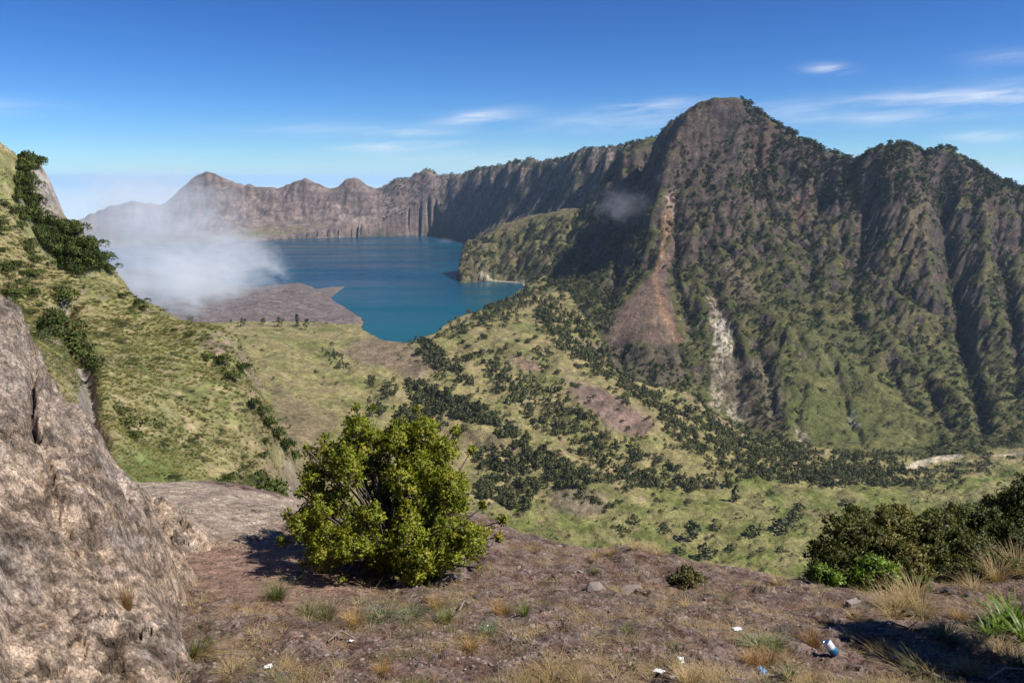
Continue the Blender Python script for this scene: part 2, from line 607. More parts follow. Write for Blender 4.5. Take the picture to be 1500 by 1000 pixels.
# its ribs and gullies
FACE = [  # arete that parts the lit face from the shaded cirque
    (1018, 165, 4330), (1001, 186, 4260), (982, 214, 4180), (970, 243, 4090), (963, 277, 3990), (957, 297, 3930), (945, 330, 3840),
    # cirque floor and left slopes
    (945, 245, 4780), (928, 270, 4650), (915, 300, 4500), (935, 315, 4250), (900, 335, 4500), (915, 370, 4000), (905, 420, 3680), (885, 455, 3420),
    # orange gully and scree fan
    (984, 275, 4040), (978, 320, 3870), (968, 365, 3670), (962, 392, 3560), (945, 430, 3380), (905, 470, 3230), (885, 490, 3170), (930, 490, 3110),
    (965, 490, 3080), (995, 495, 3070), (975, 430, 3370),
    # dark rib right of the gully
    (1003, 255, 4100), (1006, 300, 3940), (1003, 350, 3730), (1003, 400, 3520), (1012, 440, 3330), (1025, 470, 3190),
    (994, 330, 3890), (990, 390, 3610),
    # broad lit face
    (1060, 190, 4230), (1045, 230, 4130), (1060, 280, 3960), (1040, 330, 3790), (1075, 340, 3740), (1060, 390, 3540), (1100, 400, 3480),
    (1050, 420, 3400), (1098, 440, 3310), (1130, 460, 3200),
    (1110, 230, 4170), (1105, 280, 4010), (1130, 330, 3820), (1120, 370, 3640), (1150, 400, 3480),
    (1160, 250, 4090), (1165, 300, 3910), (1172, 340, 3740), (1200, 300, 3900),
    # pale cliff under the face
    (1045, 445, 3230), (1052, 480, 3110), (1058, 520, 3010), (1060, 560, 2910), (1065, 600, 2810), (1100, 540, 2960), (1110, 590, 2790), (1135, 560, 2860),
    (1145, 600, 2700), (1020, 530, 2990), (1010, 570, 2850),
    # cliff band under the fan
    (890, 520, 3080), (940, 530, 2990), (990, 540, 2940), (965, 560, 2860), (900, 545, 2960),
    # long green ridge that runs down to the right
    (1140, 470, 3130), (1170, 490, 3030), (1205, 515, 2930), (1240, 545, 2840), (1285, 580, 2720), (1330, 610, 2620), (1385, 645, 2470),
    (1165, 540, 2870), (1190, 580, 2730), (1165, 610, 2610), (1215, 610, 2640), (1260, 630, 2540), (1300, 640, 2480),
    # right mass
    (1225, 330, 3720), (1215, 390, 3500), (1235, 440, 3270), (1260, 280, 3750), (1270, 350, 3550), (1262, 420, 3300), (1275, 480, 3060),
    (1310, 270, 3560), (1318, 330, 3400), (1300, 400, 3240), (1330, 440, 3060), (1320, 500, 2900), (1360, 540, 2770),
    (1348, 260, 3480), (1350, 320, 3320), (1358, 370, 3170), (1372, 405, 3060), (1345, 400, 3150),
    (1378, 300, 3440), (1388, 360, 3290), (1398, 420, 3120), (1408, 470, 2980), (1412, 510, 2870),
    (1420, 300, 3290), (1440, 350, 3110), (1432, 400, 2990), (1436, 460, 2850), (1445, 520, 2720), (1450, 580, 2560), (1430, 620, 2450),
    (1475, 380, 3060), (1480, 440, 2920), (1500, 340, 3080), (1510, 420, 2800), (1505, 500, 2640), (1500, 580, 2440), (1560, 450, 2700), (1560, 560, 2420),
    (1640, 480, 2600), (1640, 600, 2250)]
for q in FACE:
    cp(q[0], q[1], push(*q))
# foot of the mountain
for q in [(870, 470, 3330), (900, 560, 2870), (1000, 585, 2760), (1060, 630, 2610), (1120, 648, 2500), (1180, 655, 2430), (1250, 662, 2380), (1320, 668, 2340), (1400, 668, 2300), (1500, 655, 2260), (1600, 650, 2180)]:
    cp(*q)
# saddle along the near shore, grassy spurs, gullies, valley floor (photo x, y, height above the lake)
for q in [(150, 480, 60), (230, 480, 60), (300, 484, 55), (345, 474, 42), (400, 471, 34), (460, 474, 28), (519, 479, 24), (560, 490, 24), (592, 499, 26), (625, 499, 34), (645, 494, 42), (665, 488, 52),
          (700, 472, 58), (735, 452, 66), (765, 437, 78), (800, 424, 100), (830, 412, 135),
          (350, 425, 8), (420, 430, 10), (470, 440, 10), (500, 462, 10), (420, 455, 18), (320, 450, 25), (250, 440, 20),
          (300, 520, 70), (350, 520, 55), (450, 520, 27), (550, 525, 8), (480, 560, 12), (400, 580, 42), (330, 600, 75), (560, 570, -8), (620, 555, -14),
          (640, 515, 26), (660, 535, 12), (690, 575, -6), (722, 620, -26), (775, 664, -56), (815, 700, -85),
          (675, 520, 0), (720, 560, -22), (770, 600, -48), (830, 650, -84), (880, 690, -112),
          (640, 590, -28), (660, 640, -50), (720, 680, -78), (780, 710, -98),
          (715, 495, 44), (760, 512, 32), (800, 535, 15), (850, 558, -2), (900, 588, -28), (950, 622, -62), (1010, 665, -100), (1070, 695, -130),
          (800, 470, 62), (830, 495, 40), (870, 525, 0), (930, 560, -52), (985, 600, -98), (1040, 640, -130), (1110, 672, -155), (1200, 676, -178), (1320, 686, -190), (1400, 678, -190),
          (1000, 572, -80), (1050, 602, -118),
          (430, 640, 30), (450, 700, 44), (540, 640, -20), (560, 700, -25), (600, 760, -45), (640, 700, -62), (680, 740, -80),
          (800, 740, -96), (850, 706, -72), (880, 722, -84), (850, 750, -100), (930, 745, -108), (900, 800, -106), (1000, 720, -126), (1000, 770, -120), (1000, 840, -112),
          (1100, 720, -140), (1100, 780, -118), (1100, 840, -108), (1200, 712, -150), (1150, 690, -150), (1200, 760, -128), (1250, 700, -160), (1300, 705, -162),
          (1340, 715, -158), (1330, 735, -150), (1380, 705, -150), (1410, 715, -142), (1450, 690, -165), (1480, 712, -138), (1400, 745, -140), (1500, 690, -150), (1500, 760, -118), (1600, 700, -140), (1600, 800, -100),
          (700, 800, -84), (500, 800, -20), (400, 760, 60), (200, 620, 140), (0, 500, 200), (-100, 500, 260), (0, 600, 240)]:
    cz(*q)
ctl_a = np.array(ctl)
fit = mq_fit(ctl_a[:, 0], ctl_a[:, 1], ctl_a[:, 2], c=0.004)
K = 4
Uc, Wc = np.meshgrid(np.linspace(U0, U1, NC // K), np.linspace(W0, W1, NR // K))
H = upsample(mq_eval(fit, Uc, Wc), NR, NC)
U, W = np.meshgrid(ug, wg)
Yg = np.exp(W)
Xg = U * Yg
cell = Yg * DU

# the water line, traced on the lake plane
LAKE_PX = [(-60, 380), (60, 371), (200, 361), (300, 355), (385, 352), (430, 350), (500, 348), (560, 346), (600, 345), (640, 345), (668, 349), (690, 356), (702, 372), (692, 394),
           (675, 404), (671, 410), (677, 414), (700, 411), (718, 412), (740, 413), (764, 415), (768, 420), (750, 433), (725, 447), (690, 466), (655, 488),
           (640, 503), (600, 512), (560, 506), (533, 491), (521, 478), (529, 467), (513, 455), (500, 447), (487, 440), (484, 434), (495, 426), (505, 419), (480, 421), (463, 423),
           (450, 417), (438, 414), (400, 418), (364, 421), (330, 415), (280, 400), (200, 392), (100, 395)]
lake_uw = [(p.x / p.y, math.log(p.y)) for p in (at_z(x, y, 0) for x, y in LAKE_PX)]
sdl = poly_dist(U, W, lake_uw)
wob = fbm(U * 130, W * 130, 3, seed=3) * 0.004
inside = in_poly(U + wob, W - wob, lake_uw)
sd = sdl * Yg                                       # metres from the water line

# broken rock: warped ridged noise, strongest on the steep ground
gz_r, gz_c = np.gradient(blur(H, 3))
slope0 = np.hypot(gz_r, gz_c) / cell
steep = smooth(0.22, 0.75, blur(slope0, 4))
far = smooth(5600, 6400, Yg)
wx = fbm(U * 8, W * 8, 4, seed=1) * 0.075
wy = fbm(U * 8, W * 8, 4, seed=2) * 0.075
px_, py_ = to_px(Xg, Yg, H)
sky_x = np.array([q[0] for q in RIM + MTN], float); sky_y = np.array([q[1] for q in RIM + MTN], float)
calm = 0.22 + 0.78 * smooth(3, 38, py_ - np.interp(px_, sky_x, sky_y))          # keep the crest lines
rg = 0.9 * (ridged((U + wx * .5) * 7.5 + (W + wy) * 1.5, (W + wy * .5) * 6.5, 6, 0.52, seed=4) - 0.62) + 0.35 * (ridged((U + wx * .3) * 24, (W + wy * .3) * 20, 4, 0.6, seed=14) - 0.62)
rg_far = ridged((U + wx * .5) * 42, (W + wy) * 22, 5, 0.6, seed=5) - 0.62
calm = np.maximum(calm, 0.55 * far)
H = H + calm * steep * Yg * (0.021 * rg * (1 - far) + 0.0032 * rg_far * far)
H = H + Yg * (0.0030 + 0.0062 * steep * calm) * fbm(U * 45, W * 45, 5, 0.55, seed=6) * smooth(0, 0.03, sdl + 0 * U)
H = H + far * steep * Yg * 0.0028 * (ridged((U + wx * .2) * 130, (W + wy) * 70, 4, 0.6, seed=15) - 0.62)
# named gullies and cliff edges of the mountain (photo pixels along them, width px, depth in px)
GULLY = [([(992, 300), (990, 345), (986, 390), (1000, 440), (1012, 480)], 6, 9), ([(1046, 425), (1060, 455), (1075, 490), (1082, 540), (1078, 600)], 9, 8), ([(1110, 505), (1128, 550), (1132, 610)], 7, 8),
         ([(1205, 512), (1225, 545), (1240, 590), (1250, 625), (1265, 650)], 5, 7), ([(1178, 560), (1170, 605), (1172, 655)], 4, 6), ([(1376, 235), (1382, 300), (1392, 370), (1404, 440), (1413, 500), (1428, 560), (1440, 620)], 12, 17),
         ([(1185, 335), (1190, 380), (1182, 420), (1195, 470)], 9, 9), ([(1270, 300), (1262, 360), (1250, 410), (1256, 470)], 9, 9), ([(1315, 415), (1340, 432), (1365, 446), (1390, 452)], 8, 9), ([(1462, 330), (1470, 380), (1482, 440), (1490, 500), (1488, 570)], 11, 13),
         ([(1105, 190), (1112, 240), (1125, 290), (1140, 340)], 6, 7), ([(1045, 300), (1058, 345), (1078, 385)], 6, 6), ([(900, 300), (912, 340), (905, 390), (890, 440)], 10, 9), ([(945, 225), (938, 265), (930, 300), (938, 340)], 12, 12),
         ([(1330, 480), (1345, 530), (1365, 580), (1390, 625)], 6, 6), ([(1290, 500), (1310, 550), (1330, 590)], 5, 5), ([(915, 505), (912, 545)], 5, 6), ([(958, 508), (952, 560)], 6, 7), ([(1008, 175), (990, 215), (978, 260)], 6, -4), ([(1350, 260), (1356, 330), (1366, 395)], 10, -7), ([(1440, 300), (1445, 380), (1442, 460)], 10, -6),
         ([(1062, 400), (1110, 452), (1170, 490), (1240, 545), (1330, 610), (1385, 645)], 13, -9), ([(1012, 320), (1020, 400), (1028, 470)], 9, -6), ([(1250, 440), (1300, 500), (1350, 545), (1420, 600)], 12, -7), ([(1130, 330), (1160, 400), (1200, 460)], 11, -7), ([(1085, 200), (1080, 270), (1095, 330)], 10, -5), ([(1225, 270), (1220, 340), (1225, 400)], 11, -6), ([(1300, 250), (1305, 320), (1298, 380)], 11, -6)]
mpx, mpy = to_px(Xg, Yg, H)
mm = (Yg > 2350) & (Yg < 5200) & (mpx > 860)
xs, ys_ = (mpx + 7 * fbm(U * 60, W * 60, 3, seed=18))[mm], mpy[mm]
cut = np.zeros(xs.shape)
for line, wd, dp in GULLY:
    cut = cut + dp * np.exp(-(poly_dist(xs, ys_, line, closed=False) / wd) ** 2)
H[mm] -= cut / F * Yg[mm]
# gentle ground: hummocks on the meadow
H = H + (1 - steep) * Yg * (0.0060 * fbm(U * 26, W * 18, 3, seed=8) + 0.0075 * (ridged((U + wx * .4) * 13 + W * 5, (W + wy * .4) * 9 - U * 6, 4, 0.5, seed=9) - 0.62)) * (Yg < 3100) * smooth(3100, 2700, Yg)


def bil(A, r, c):
    r0 = r.astype(np.int64); c0 = c.astype(np.int64)
    fr = r - r0; fc = c - c0
    i = r0 * NC + c0
    f = A.ravel()
    return i, fr, fc, f[i], f[i + 1], f[i + NC], f[i + NC + 1]


def erode(H, weight, batches, n, steps, seed, strength=1.0):
    """rain drops running down the height field, all drops of a batch at once: cuts gullies, leaves fans."""
    g = np.random.default_rng(seed)
    p = (weight / weight.sum()).ravel()
    cdf = np.cumsum(p)
    wear = np.zeros(H.size)
    for b in range(batches):
        idx = np.searchsorted(cdf, g.random(n) * cdf[-1])
        r = np.clip(idx // NC + g.random(n), 2, NR - 4); c = np.clip(idx % NC + g.random(n), 2, NC - 4)
        dr = np.zeros(n); dc = np.zeros(n); vel = np.ones(n); water = np.ones(n); sed = np.zeros(n)
        for s in range(steps):
            i, fr, fc, a, bb, d, e = bil(H, r, c)
            cs = cell.ravel()[i]
            gr = ((d - a) * (1 - fc) + (e - bb) * fc) / cs
            gc = ((bb - a) * (1 - fr) + (e - d) * fr) / cs
            h0 = (a * (1 - fc) + bb * fc) * (1 - fr) + (d * (1 - fc) + e * fc) * fr
            dr = dr * 0.25 - gr * 0.75; dc = dc * 0.25 - gc * 0.75
            ln = np.hypot(dr, dc) + 1e-9
            dr /= ln; dc /= ln
            r2 = np.clip(r + dr, 2, NR - 4); c2 = np.clip(c + dc, 2, NC - 4)
            _, fr2, fc2, a2, b2, d2, e2 = bil(H, r2, c2)
            h1 = (a2 * (1 - fc2) + b2 * fc2) * (1 - fr2) + (d2 * (1 - fc2) + e2 * fc2) * fr2
            dh = (h1 - h0) / cs
            cap = np.maximum(-dh, 0.02) * vel * water * 1.6
            dep = (sed > cap) | (dh > 0)
            amt = np.where(dep, np.where(dh > 0, np.minimum(dh, sed), (sed - cap) * 0.10), -np.minimum((cap - sed) * 0.16, np.maximum(-dh, 0)) )
            amt = np.clip(amt, -0.10, 0.10) * strength
            amt = np.where(h0 < 1.0, 0, amt)
            sed -= amt
            m = amt * cs
            wts = np.concatenate([m * (1 - fr) * (1 - fc), m * (1 - fr) * fc, m * fr * (1 - fc), m * fr * fc])
            ii = np.concatenate([i, i + 1, i + NC, i + NC + 1])
            add = np.bincount(ii, wts, minlength=H.size)
            add = np.clip(add, -0.35 * cell.ravel(), 0.35 * cell.ravel())
            H.ravel()[:] += add
            if s % 2 == 0:
                wear += np.minimum(add, 0)
            vel = np.clip(np.sqrt(np.maximum(vel * vel - dh * 1.2, 0.01)), 0.1, 3.0)
            water *= 0.985
            r, c = r2, c2
    return H, wear.reshape(H.shape)


ratio0 = (H - CAMZ) / Yg
run0 = np.maximum.accumulate(ratio0, axis=0)
vis0 = (ratio0 > run0 - 0.03)
H = np.ascontiguousarray(H)
H_old = H.copy()
wt = (0.03 + steep) * vis0 * (~inside) * (1 - 0.65 * far)
H, wear = erode(H, wt, EROSION_BATCHES, 45000, 46, 5)
H = np.where(np.isfinite(H), H, 0)
kp = np.clip((0.78 + 0.14 * smooth(300, 700, H_old)) * (Yg > 2500) * (1 - far) + 0.80 * far, 0, 1)
H = H * (1 - kp) + H_old * kp
H = 0.75 * H + 0.25 * blur(H, 1)
# lava beds show as ledges on the upper walls
tb = (H + 14 * fbm(U * 22, W * 22, 3, seed=16)) / 26.0
fr_t = tb - np.floor(tb)
ledge = smooth(-0.15, 0.35, fbm(U * 16, W * 16, 3, seed=17)) * steep * (Yg > 2800)
H = H + ledge * 11.0 * (smooth(0.25, 0.75, fr_t) - fr_t) * smooth(60, 300, H)
# the scree fan lies smooth below its gully
fan_px, fan_py = to_px(Xg, Yg, H)
FAN = [(966, 388), (905, 455), (885, 495), (905, 505), (940, 500), (965, 507), (1000, 502), (985, 455), (975, 410)]
fan = blur((in_poly(fan_px, fan_py, FAN) & (Yg > 2700) & (Yg < 4000)).astype(float), 3)
H = H * (1 - fan) + blur(H, 7) * fan
# bring the crest line back to where it stands against the sky
st_u = np.array([ratio(q[0], q[1])[0] for q in RIM + MTN]); st_s = np.array([ratio(q[0], q[1])[1] for q in RIM + MTN])
sr = np.where(Yg > 2900, (H - CAMZ) / Yg, -9.0)
s_max = sr.max(0)
d_s = np.interp(ug, st_u, st_s) + 0.0030 * fbm(ug * 70, ug * 0 + 3.3, 3, 0.6, seed=19) + (0.0022 + 0.0040 * (ug < 0.06)) * (ridged(ug * 130, ug * 0 + 1.7, 3, 0.6, seed=20) - 0.6) - s_max
ker = np.exp(-(np.arange(-9, 10) / 1.5) ** 2); ker /= ker.sum()
d_s = np.convolve(np.pad(d_s, 9, mode='edge'), ker, 'valid') * smooth(-0.66, -0.60, ug)
H = H + d_s[None] * Yg * smooth(0, 1, (sr - (s_max[None] - 0.075)) / 0.075)
# water line
shore = np.where(inside, -1.0 - np.minimum(sd * 0.12, 60), H)
H = np.where(inside, shore, np.maximum(H, np.where((sd < 220) & (Yg > 2900), 0.6 + np.minimum(sd * 0.10, 10), -999)))

PXg, PYg = to_px(Xg, Yg, H)
gr_, gc_ = np.gradient(H)
slope = np.hypot(gr_, gc_) / cell
aspect = -gc_ / (np.hypot(gr_, gc_) + 1e-9)
relief = (H - blur(H, 5)) / (cell * 5)
rat = (H - CAMZ) / Yg
run = np.maximum.accumulate(np.maximum(rat, (0 - CAMZ) / Yg * (Yg > 3200) + (-9) * (Yg <= 3200)), axis=0)
hid = run - rat

# ------------------------------------------------------------------ what grows and lies where: the ground's own colours
n1 = fbm(U * 60, W * 60, 4, seed=21); n2 = fbm(U * 170, W * 170, 3, seed=22); n3 = fbm(U * 18, W * 18, 3, seed=23); n4 = fbm(U * 330, W * 330, 2, seed=24)
strat = fbm(U * 10 + H / Yg * 6, H / Yg * 260 + n1 * 1.2, 3, seed=25)


def C(r, g, b):
    return np.array([r, g, b], float)


def mix(A, B, t):
    t = np.clip(t, 0, 1)[..., None]
    return A * (1 - t) + B * t


def ell(cx, cy, rx, ry, rot=0.0):
    x = PXg - cx; y = PYg - cy
    c, s = math.cos(rot), math.sin(rot)
    return ((x * c + y * s) / rx) ** 2 + ((-x * s + y * c) / ry) ** 2


def soft_poly(poly, edge=6.0, rough=6.0):
    x = PXg + n1 * rough + n2 * rough * .6; y = PYg + n3 * rough
    lo = np.array(poly).min(0) - 3 * edge - rough * 2; hi = np.array(poly).max(0) + 3 * edge + rough * 2
    box = (PXg > lo[0]) & (PXg < hi[0]) & (PYg > lo[1]) & (PYg < hi[1])
    out = np.zeros(x.shape)
    xb, yb = x[box], y[box]
    ins = in_poly(xb, yb, poly); d = poly_dist(xb, yb, poly)
    out[box] = np.clip(0.5 + np.where(ins, d, -d) / edge, 0, 1)
    return out


BASE_PX = [-400, 820, 850, 900, 1000, 1060, 1150, 1200, 1300, 1400, 1500, 1900]
BASE_Y = [9000, 3900, 3400, 2900, 2770, 2610, 2440, 2410, 2350, 2300, 2260, 2100]
base_y = np.interp(U * F * 0.95 + 750, BASE_PX, BASE_Y)
seg = np.zeros(H.shape, np.int8)                       # 0 grassy hillside
seg[(Yg > base_y) & (PXg > 800)] = 1                   # mountain
seg[(Yg > 5750)] = 2                                   # far crater rim
seg[(Yg > 4780) & (Yg <= 5750) & (PXg < 850) & (PXg > 640)] = 3   # headland
lava = soft_poly([(100, 300), (540, 395), (540, 474), (519, 474), (470, 473), (400, 470), (340, 470), (250, 480), (100, 480)], 3, 3) * (Yg > 3150)
seg[(lava > 0.5) & (Yg <= 5750)] = 4
meadow = soft_poly([(690, 735), (800, 730), (860, 758), (1000, 718), (1070, 700), (1150, 690), (1330, 706), (1500, 690), (1700, 690), (1700, 900), (600, 900), (650, 780)], 12, 8)
seg[(seg == 0) & (meadow > 0.5)] = 5
river = np.minimum(1, soft_poly([(1322, 686), (1338, 688), (1360, 680), (1385, 674), (1412, 670), (1410, 665), (1380, 667), (1350, 673), (1330, 680)], 2.0, 0.8) + soft_poly([(1440, 668), (1480, 664), (1520, 660), (1520, 663), (1480, 667)], 1.5, 0.8)) * (Yg < 2600)
seg[(river > 0.5)] = 6

GRASS = C(.250, .215, .092); GRASS2 = C(.165, .165, .056); DRY = C(.285, .215, .125); SCRUB = C(.030, .042, .016)
ROCK = C(.150, .108, .088); ROCKD = C(.075, .060, .055); ROCKP = C(.200, .158, .142); BROWN = C(.190, .130, .095)
alb = np.broadcast_to(GRASS, H.shape + (3,)).copy()
alb = mix(alb, GRASS2, smooth(-0.15, 0.45, n3 + 0.4 * n1))
alb = mix(alb, DRY, smooth(0.05, 0.5, n1 - 0.5 * n3) * 0.7)
alb = mix(alb, BROWN, smooth(0.55, 0.95, slope + 0.2 * n2) * 0.7)
# meadow: fresher green in patches
alb = mix(alb, C(.150, .165, .045), (seg == 5) * (0.35 + 0.9 * smooth(-0.1, 0.4, n3)))
for poly, col, k in [
        ([(560, 492), (598, 500), (640, 540), (620, 552), (560, 540), (500, 520), (520, 500)], C(.200, .145, .100), .8),
        ([(825, 552), (870, 562), (920, 590), (962, 618), (940, 642), (900, 628), (850, 592)], C(.205, .140, .110), .95),
        ([(640, 625), (700, 632), (760, 650), (772, 668), (720, 668), (660, 655)], C(.215, .165, .095), .7),
        ([(735, 520), (780, 525), (800, 545), (770, 545)], C(.215, .140, .105), .7),
        ([(805, 722), (850, 712), (890, 728), (880, 752), (830, 755), (806, 742)], C(.150, .115, .085), .7),
        ([(400, 560), (450, 590), (500, 610), (470, 660), (440, 680), (400, 620)], C(.190, .145, .085), .75)]:
    alb = mix(alb, col, soft_poly(poly, 8, 9) * k)
# mountain
m1 = (seg == 1).astype(float)
green = smooth(-0.30, 0.25, 0.9 * n1 + 0.7 * n3 - 0.75 * (slope - 0.85) + 0.9 * relief - (H - 420) / 1100.0)
ROCK, ROCKD = ROCK * 1.2, ROCKD * 1.15
mt = mix(mix(np.broadcast_to(ROCK, alb.shape), ROCKD, smooth(-0.1, 0.4, strat + 0.4 * n2)), ROCKP, smooth(0.15, 0.6, n2 - 0.4 * n1) * 0.6)
mt = mix(mt, C(.175, .105, .085), smooth(0.1, 0.5, n3) * smooth(350, 800, H) * 0.8)
mt = mix(mt, mix(np.broadcast_to(C(.130, .138, .044), alb.shape), C(.205, .180, .076), smooth(-0.1, 0.5, n2 + n3)), green * 0.92)
mt = mix(mt, SCRUB, smooth(0.12, 0.42, n2 * 0.7 + n1 * 0.8 - 0.35 * relief + 0.05) * 0.85)
lowg = soft_poly([(1130, 455), (1190, 490), (1270, 545), (1400, 640), (1300, 668), (1160, 650), (1140, 540)], 14, 12)
mt = mt * (.56 + .16 * smooth(150, -150, H))[..., None]
mt = mix(mt, C(.128, .130, .044), lowg * .75 * smooth(.35, -.15, n2))
for poly, col, k in [
        ([(975, 285), (995, 280), (992, 320), (982, 360), (966, 388), (905, 455), (885, 495), (905, 505), (940, 500), (965, 507), (1000, 502), (985, 455), (975, 410), (985, 380), (1000, 330), (998, 290)], C(.150, .102, .080), .95),
        ([(975, 300), (988, 290), (986, 330), (976, 365), (962, 395), (966, 430), (985, 470), (1000, 502), (990, 502), (968, 460), (955, 410), (965, 370)], C(.270, .165, .095), .85),
        ([(975, 285), (992, 278), (994, 310), (984, 318)], C(.36, .27, .20), .8),
        ([(1040, 462), (1064, 466), (1078, 500), (1070, 524), (1048, 512)], C(.47, .41, .33), .95),
        ([(1040, 425), (1056, 440), (1050, 470), (1040, 470)], C(.33, .26, .20), .8),
        ([(1046, 512), (1074, 516), (1072, 560), (1058, 604), (1038, 594), (1044, 550)], C(.36, .285, .22), .8),
        ([(1066, 590), (1090, 585), (1098, 610), (1080, 620), (1064, 606)], C(.42, .36, .28), .9),
        ([(1060, 520), (1130, 530), (1150, 580), (1145, 635), (1090, 620), (1060, 570)], C(.13, .10, .08), .6),
        ([(1243, 600), (1252, 600), (1257, 625), (1248, 628)], C(.55, .55, .56), .9),
        ([(1165, 620), (1178, 625), (1180, 655), (1170, 650)], C(.40, .34, .26), .8),
        ([(1105, 200), (1128, 215), (1122, 270), (1108, 262)], C(.16, .095, .075), .8),
        ([(1160, 290), (1195, 275), (1180, 330), (1165, 320)], C(.16, .10, .075), .7),
        ([(1335, 285), (1356, 290), (1362, 370), (1345, 395), (1320, 360), (1320, 320)], C(.14, .105, .065), .7),
        ([(1050, 380), (1085, 385), (1115, 440), (1090, 450), (1060, 420)], C(.14, .105, .07), .7),
        ([(890, 505), (1000, 505), (1000, 560), (960, 570), (900, 550)], C(.095, .075, .058), .6),
        ([(1150, 560), (1250, 590), (1300, 640), (1200, 650), (1160, 620)], C(.095, .105, .034), .7)]:
    pale = col[0] > .30
    mt = mix(mt, col, soft_poly(poly, 4, 11 if pale else 5) * k * (smooth(-.28, .12, n2 + .5 * n4 + .3 * strat) if pale else 1.0))
ang = np.arctan2(PXg - 968, np.maximum(PYg - 375, 1)); rad_ = np.hypot(PXg - 968, PYg - 375)
stk = fbm(ang * 16, rad_ * .012, 4, 0.6, seed=26)
mt = mix(mt, C(.095, .090, .045), fan * smooth(0.0, 0.4, stk) * smooth(40, 110, rad_) * .8)
mt = mix(mt, C(.260, .165, .100), fan * smooth(0.12, 0.4, -stk) * .7)
scar = soft_poly([(1036, 420), (1066, 460), (1082, 510), (1076, 570), (1100, 600), (1090, 622), (1040, 604), (1040, 520)], 6, 6)
alb = mix(alb, mt, m1)
# far rim and headland
fr_ = mix(mix(np.broadcast_to(C(.235, .178, .155), alb.shape), C(.135, .103, .095), smooth(-0.2, 0.35, strat + 0.3 * n2)), C(.33, .26, .21), smooth(0.2, 0.6, n2))
vst = fbm(U * 120 + wx * 200, W * 60, 4, 0.6, seed=27)
fr_ = mix(fr_, C(.085, .075, .075), smooth(0.05, 0.4, vst) * .7)
fr_ = mix(fr_, SCRUB * 1.3, smooth(0.05, 0.45, n2 * .8 + n1 * .6 + smooth(560, 760, PXg) * 0.42 - 0.22 + 0.25 * smooth(60, 0, H)) * 0.9)
fr_ = mix(fr_, C(.16, .16, .06), smooth(0.45, 0.2, slope) * 0.6)
alb = mix(alb, fr_, (seg == 2).astype(float))
hl = mix(np.broadcast_to(C(.190, .165, .080), alb.shape), SCRUB * 1.2, smooth(-0.05, 0.35, n2 * .7 + n1 * .8 - relief * .5 + 0.08))
hl = .8 * mix(hl, C(.24, .17, .11), smooth(0.1, 0.5, n1 - n3) * 0.6)
alb = mix(alb, hl, (seg == 3).astype(float))
lv = mix(np.broadcast_to(C(.185, .150, .140), alb.shape), C(.095, .080, .080), smooth(-0.1, 0.35, n2 + 0.5 * n1))
lv = mix(lv, C(.29, .22, .19), smooth(0.1, 0.5, n1) * 0.7)
alb = mix(alb, lv, (seg == 4).astype(float))
alb = mix(alb, C(.50, .43, .31), river)
alb = mix(alb, C(.42, .37, .27), (np.abs(sd) < 16) * (PXg > 700) * (PXg < 770) * (~inside) * (Yg > 4600) * (Yg < 5300))
alb = alb * (1 + 0.35 * n4[..., None] + 0.25 * n2[..., None])
alb = np.clip(alb, 0.008, 0.8)

MAT_FAR = mat_albedo('weathered_slopes', [0.018, 0.07], 0.95, [(0.03, 9.0), (0.12, 3.5)], (0.58, 1.42))
verts = np.stack([Xg, Yg, H], -1).reshape(-1, 3)
gf = grid_faces(NR, NC)
deep = (H < -4) & inside
keepv = (hid < 0.028) & ~deep
kf = keepv[:-1, :-1] | keepv[1:, 1:] | keepv[:-1, 1:] | keepv[1:, :-1]
fseg = seg[:-1, :-1]
SEG_NAMES = {0: 'hillside', 1: 'mountain', 2: 'crater_rim', 3: 'headland', 4: 'lava_field', 5: 'meadow', 6: 'river_bed'}
n_terr = 0
for k, nm in SEG_NAMES.items():
    f = gf[kf & (fseg == k)]
    if len(f) == 0:
        continue
    co, ff, cc = compact(verts, f, alb.reshape(-1, 3))
    o = link(nm, mesh_np(nm, co, ff, True, cc), MAT_FAR)
    props(o, kind='structure')
    n_terr += len(ff) * 2
print('terrain tris', n_terr)

# lake
m_water, nt, b = new_mat('lake_water')
tc = nt.nodes.new('ShaderNodeTexCoord')
nz = n_noise(nt, 0.0012, 4, 0.6, tc.outputs['Object'])
rp = n_ramp(nt, nz.outputs['Fac'], [(0.35, (0.002, 0.042, 0.085)), (0.65, (0.003, 0.060, 0.105))])
sx = nt.nodes.new('ShaderNodeSeparateXYZ'); nt.links.new(tc.outputs['Object'], sx.inputs[0])
mr = nt.nodes.new('ShaderNodeMapRange'); mr.inputs[1].default_value = 3300; mr.inputs[2].default_value = 5200; mr.inputs[3].default_value = 1.0; mr.inputs[4].default_value = 0.0
nt.links.new(sx.outputs[1], mr.inputs[0])
tl = nt.nodes.new('ShaderNodeMix'); tl.data_type = 'RGBA'; nt.links.new(mr.outputs[0], tl.inputs['Factor']); nt.links.new(rp.outputs[0], tl.inputs[6]); tl.inputs[7].default_value = (0.004, 0.085, 0.110, 1)
nt.links.new(tl.outputs[2], b.inputs['Base Color'])
ws = nt.nodes.new('ShaderNodeMapping'); ws.inputs['Scale'].default_value = (0.0006, 0.004, 1); nt.links.new(tc.outputs['Object'], ws.inputs[0])
wz = n_noise(nt, 1.0, 5, .6, ws.outputs[0]); wr = n_ramp(nt, wz.outputs['Fac'], [(.35, (.10,) * 3), (.65, (.34,) * 3)]); nt.links.new(wr.outputs[0], b.inputs['Roughness'])
b.inputs['IOR'].default_value = 1.2
b.inputs['Specular IOR Level'].default_value = 0.22
nb = n_noise(nt, 0.06, 5, 0.6, tc.outputs['Object'])
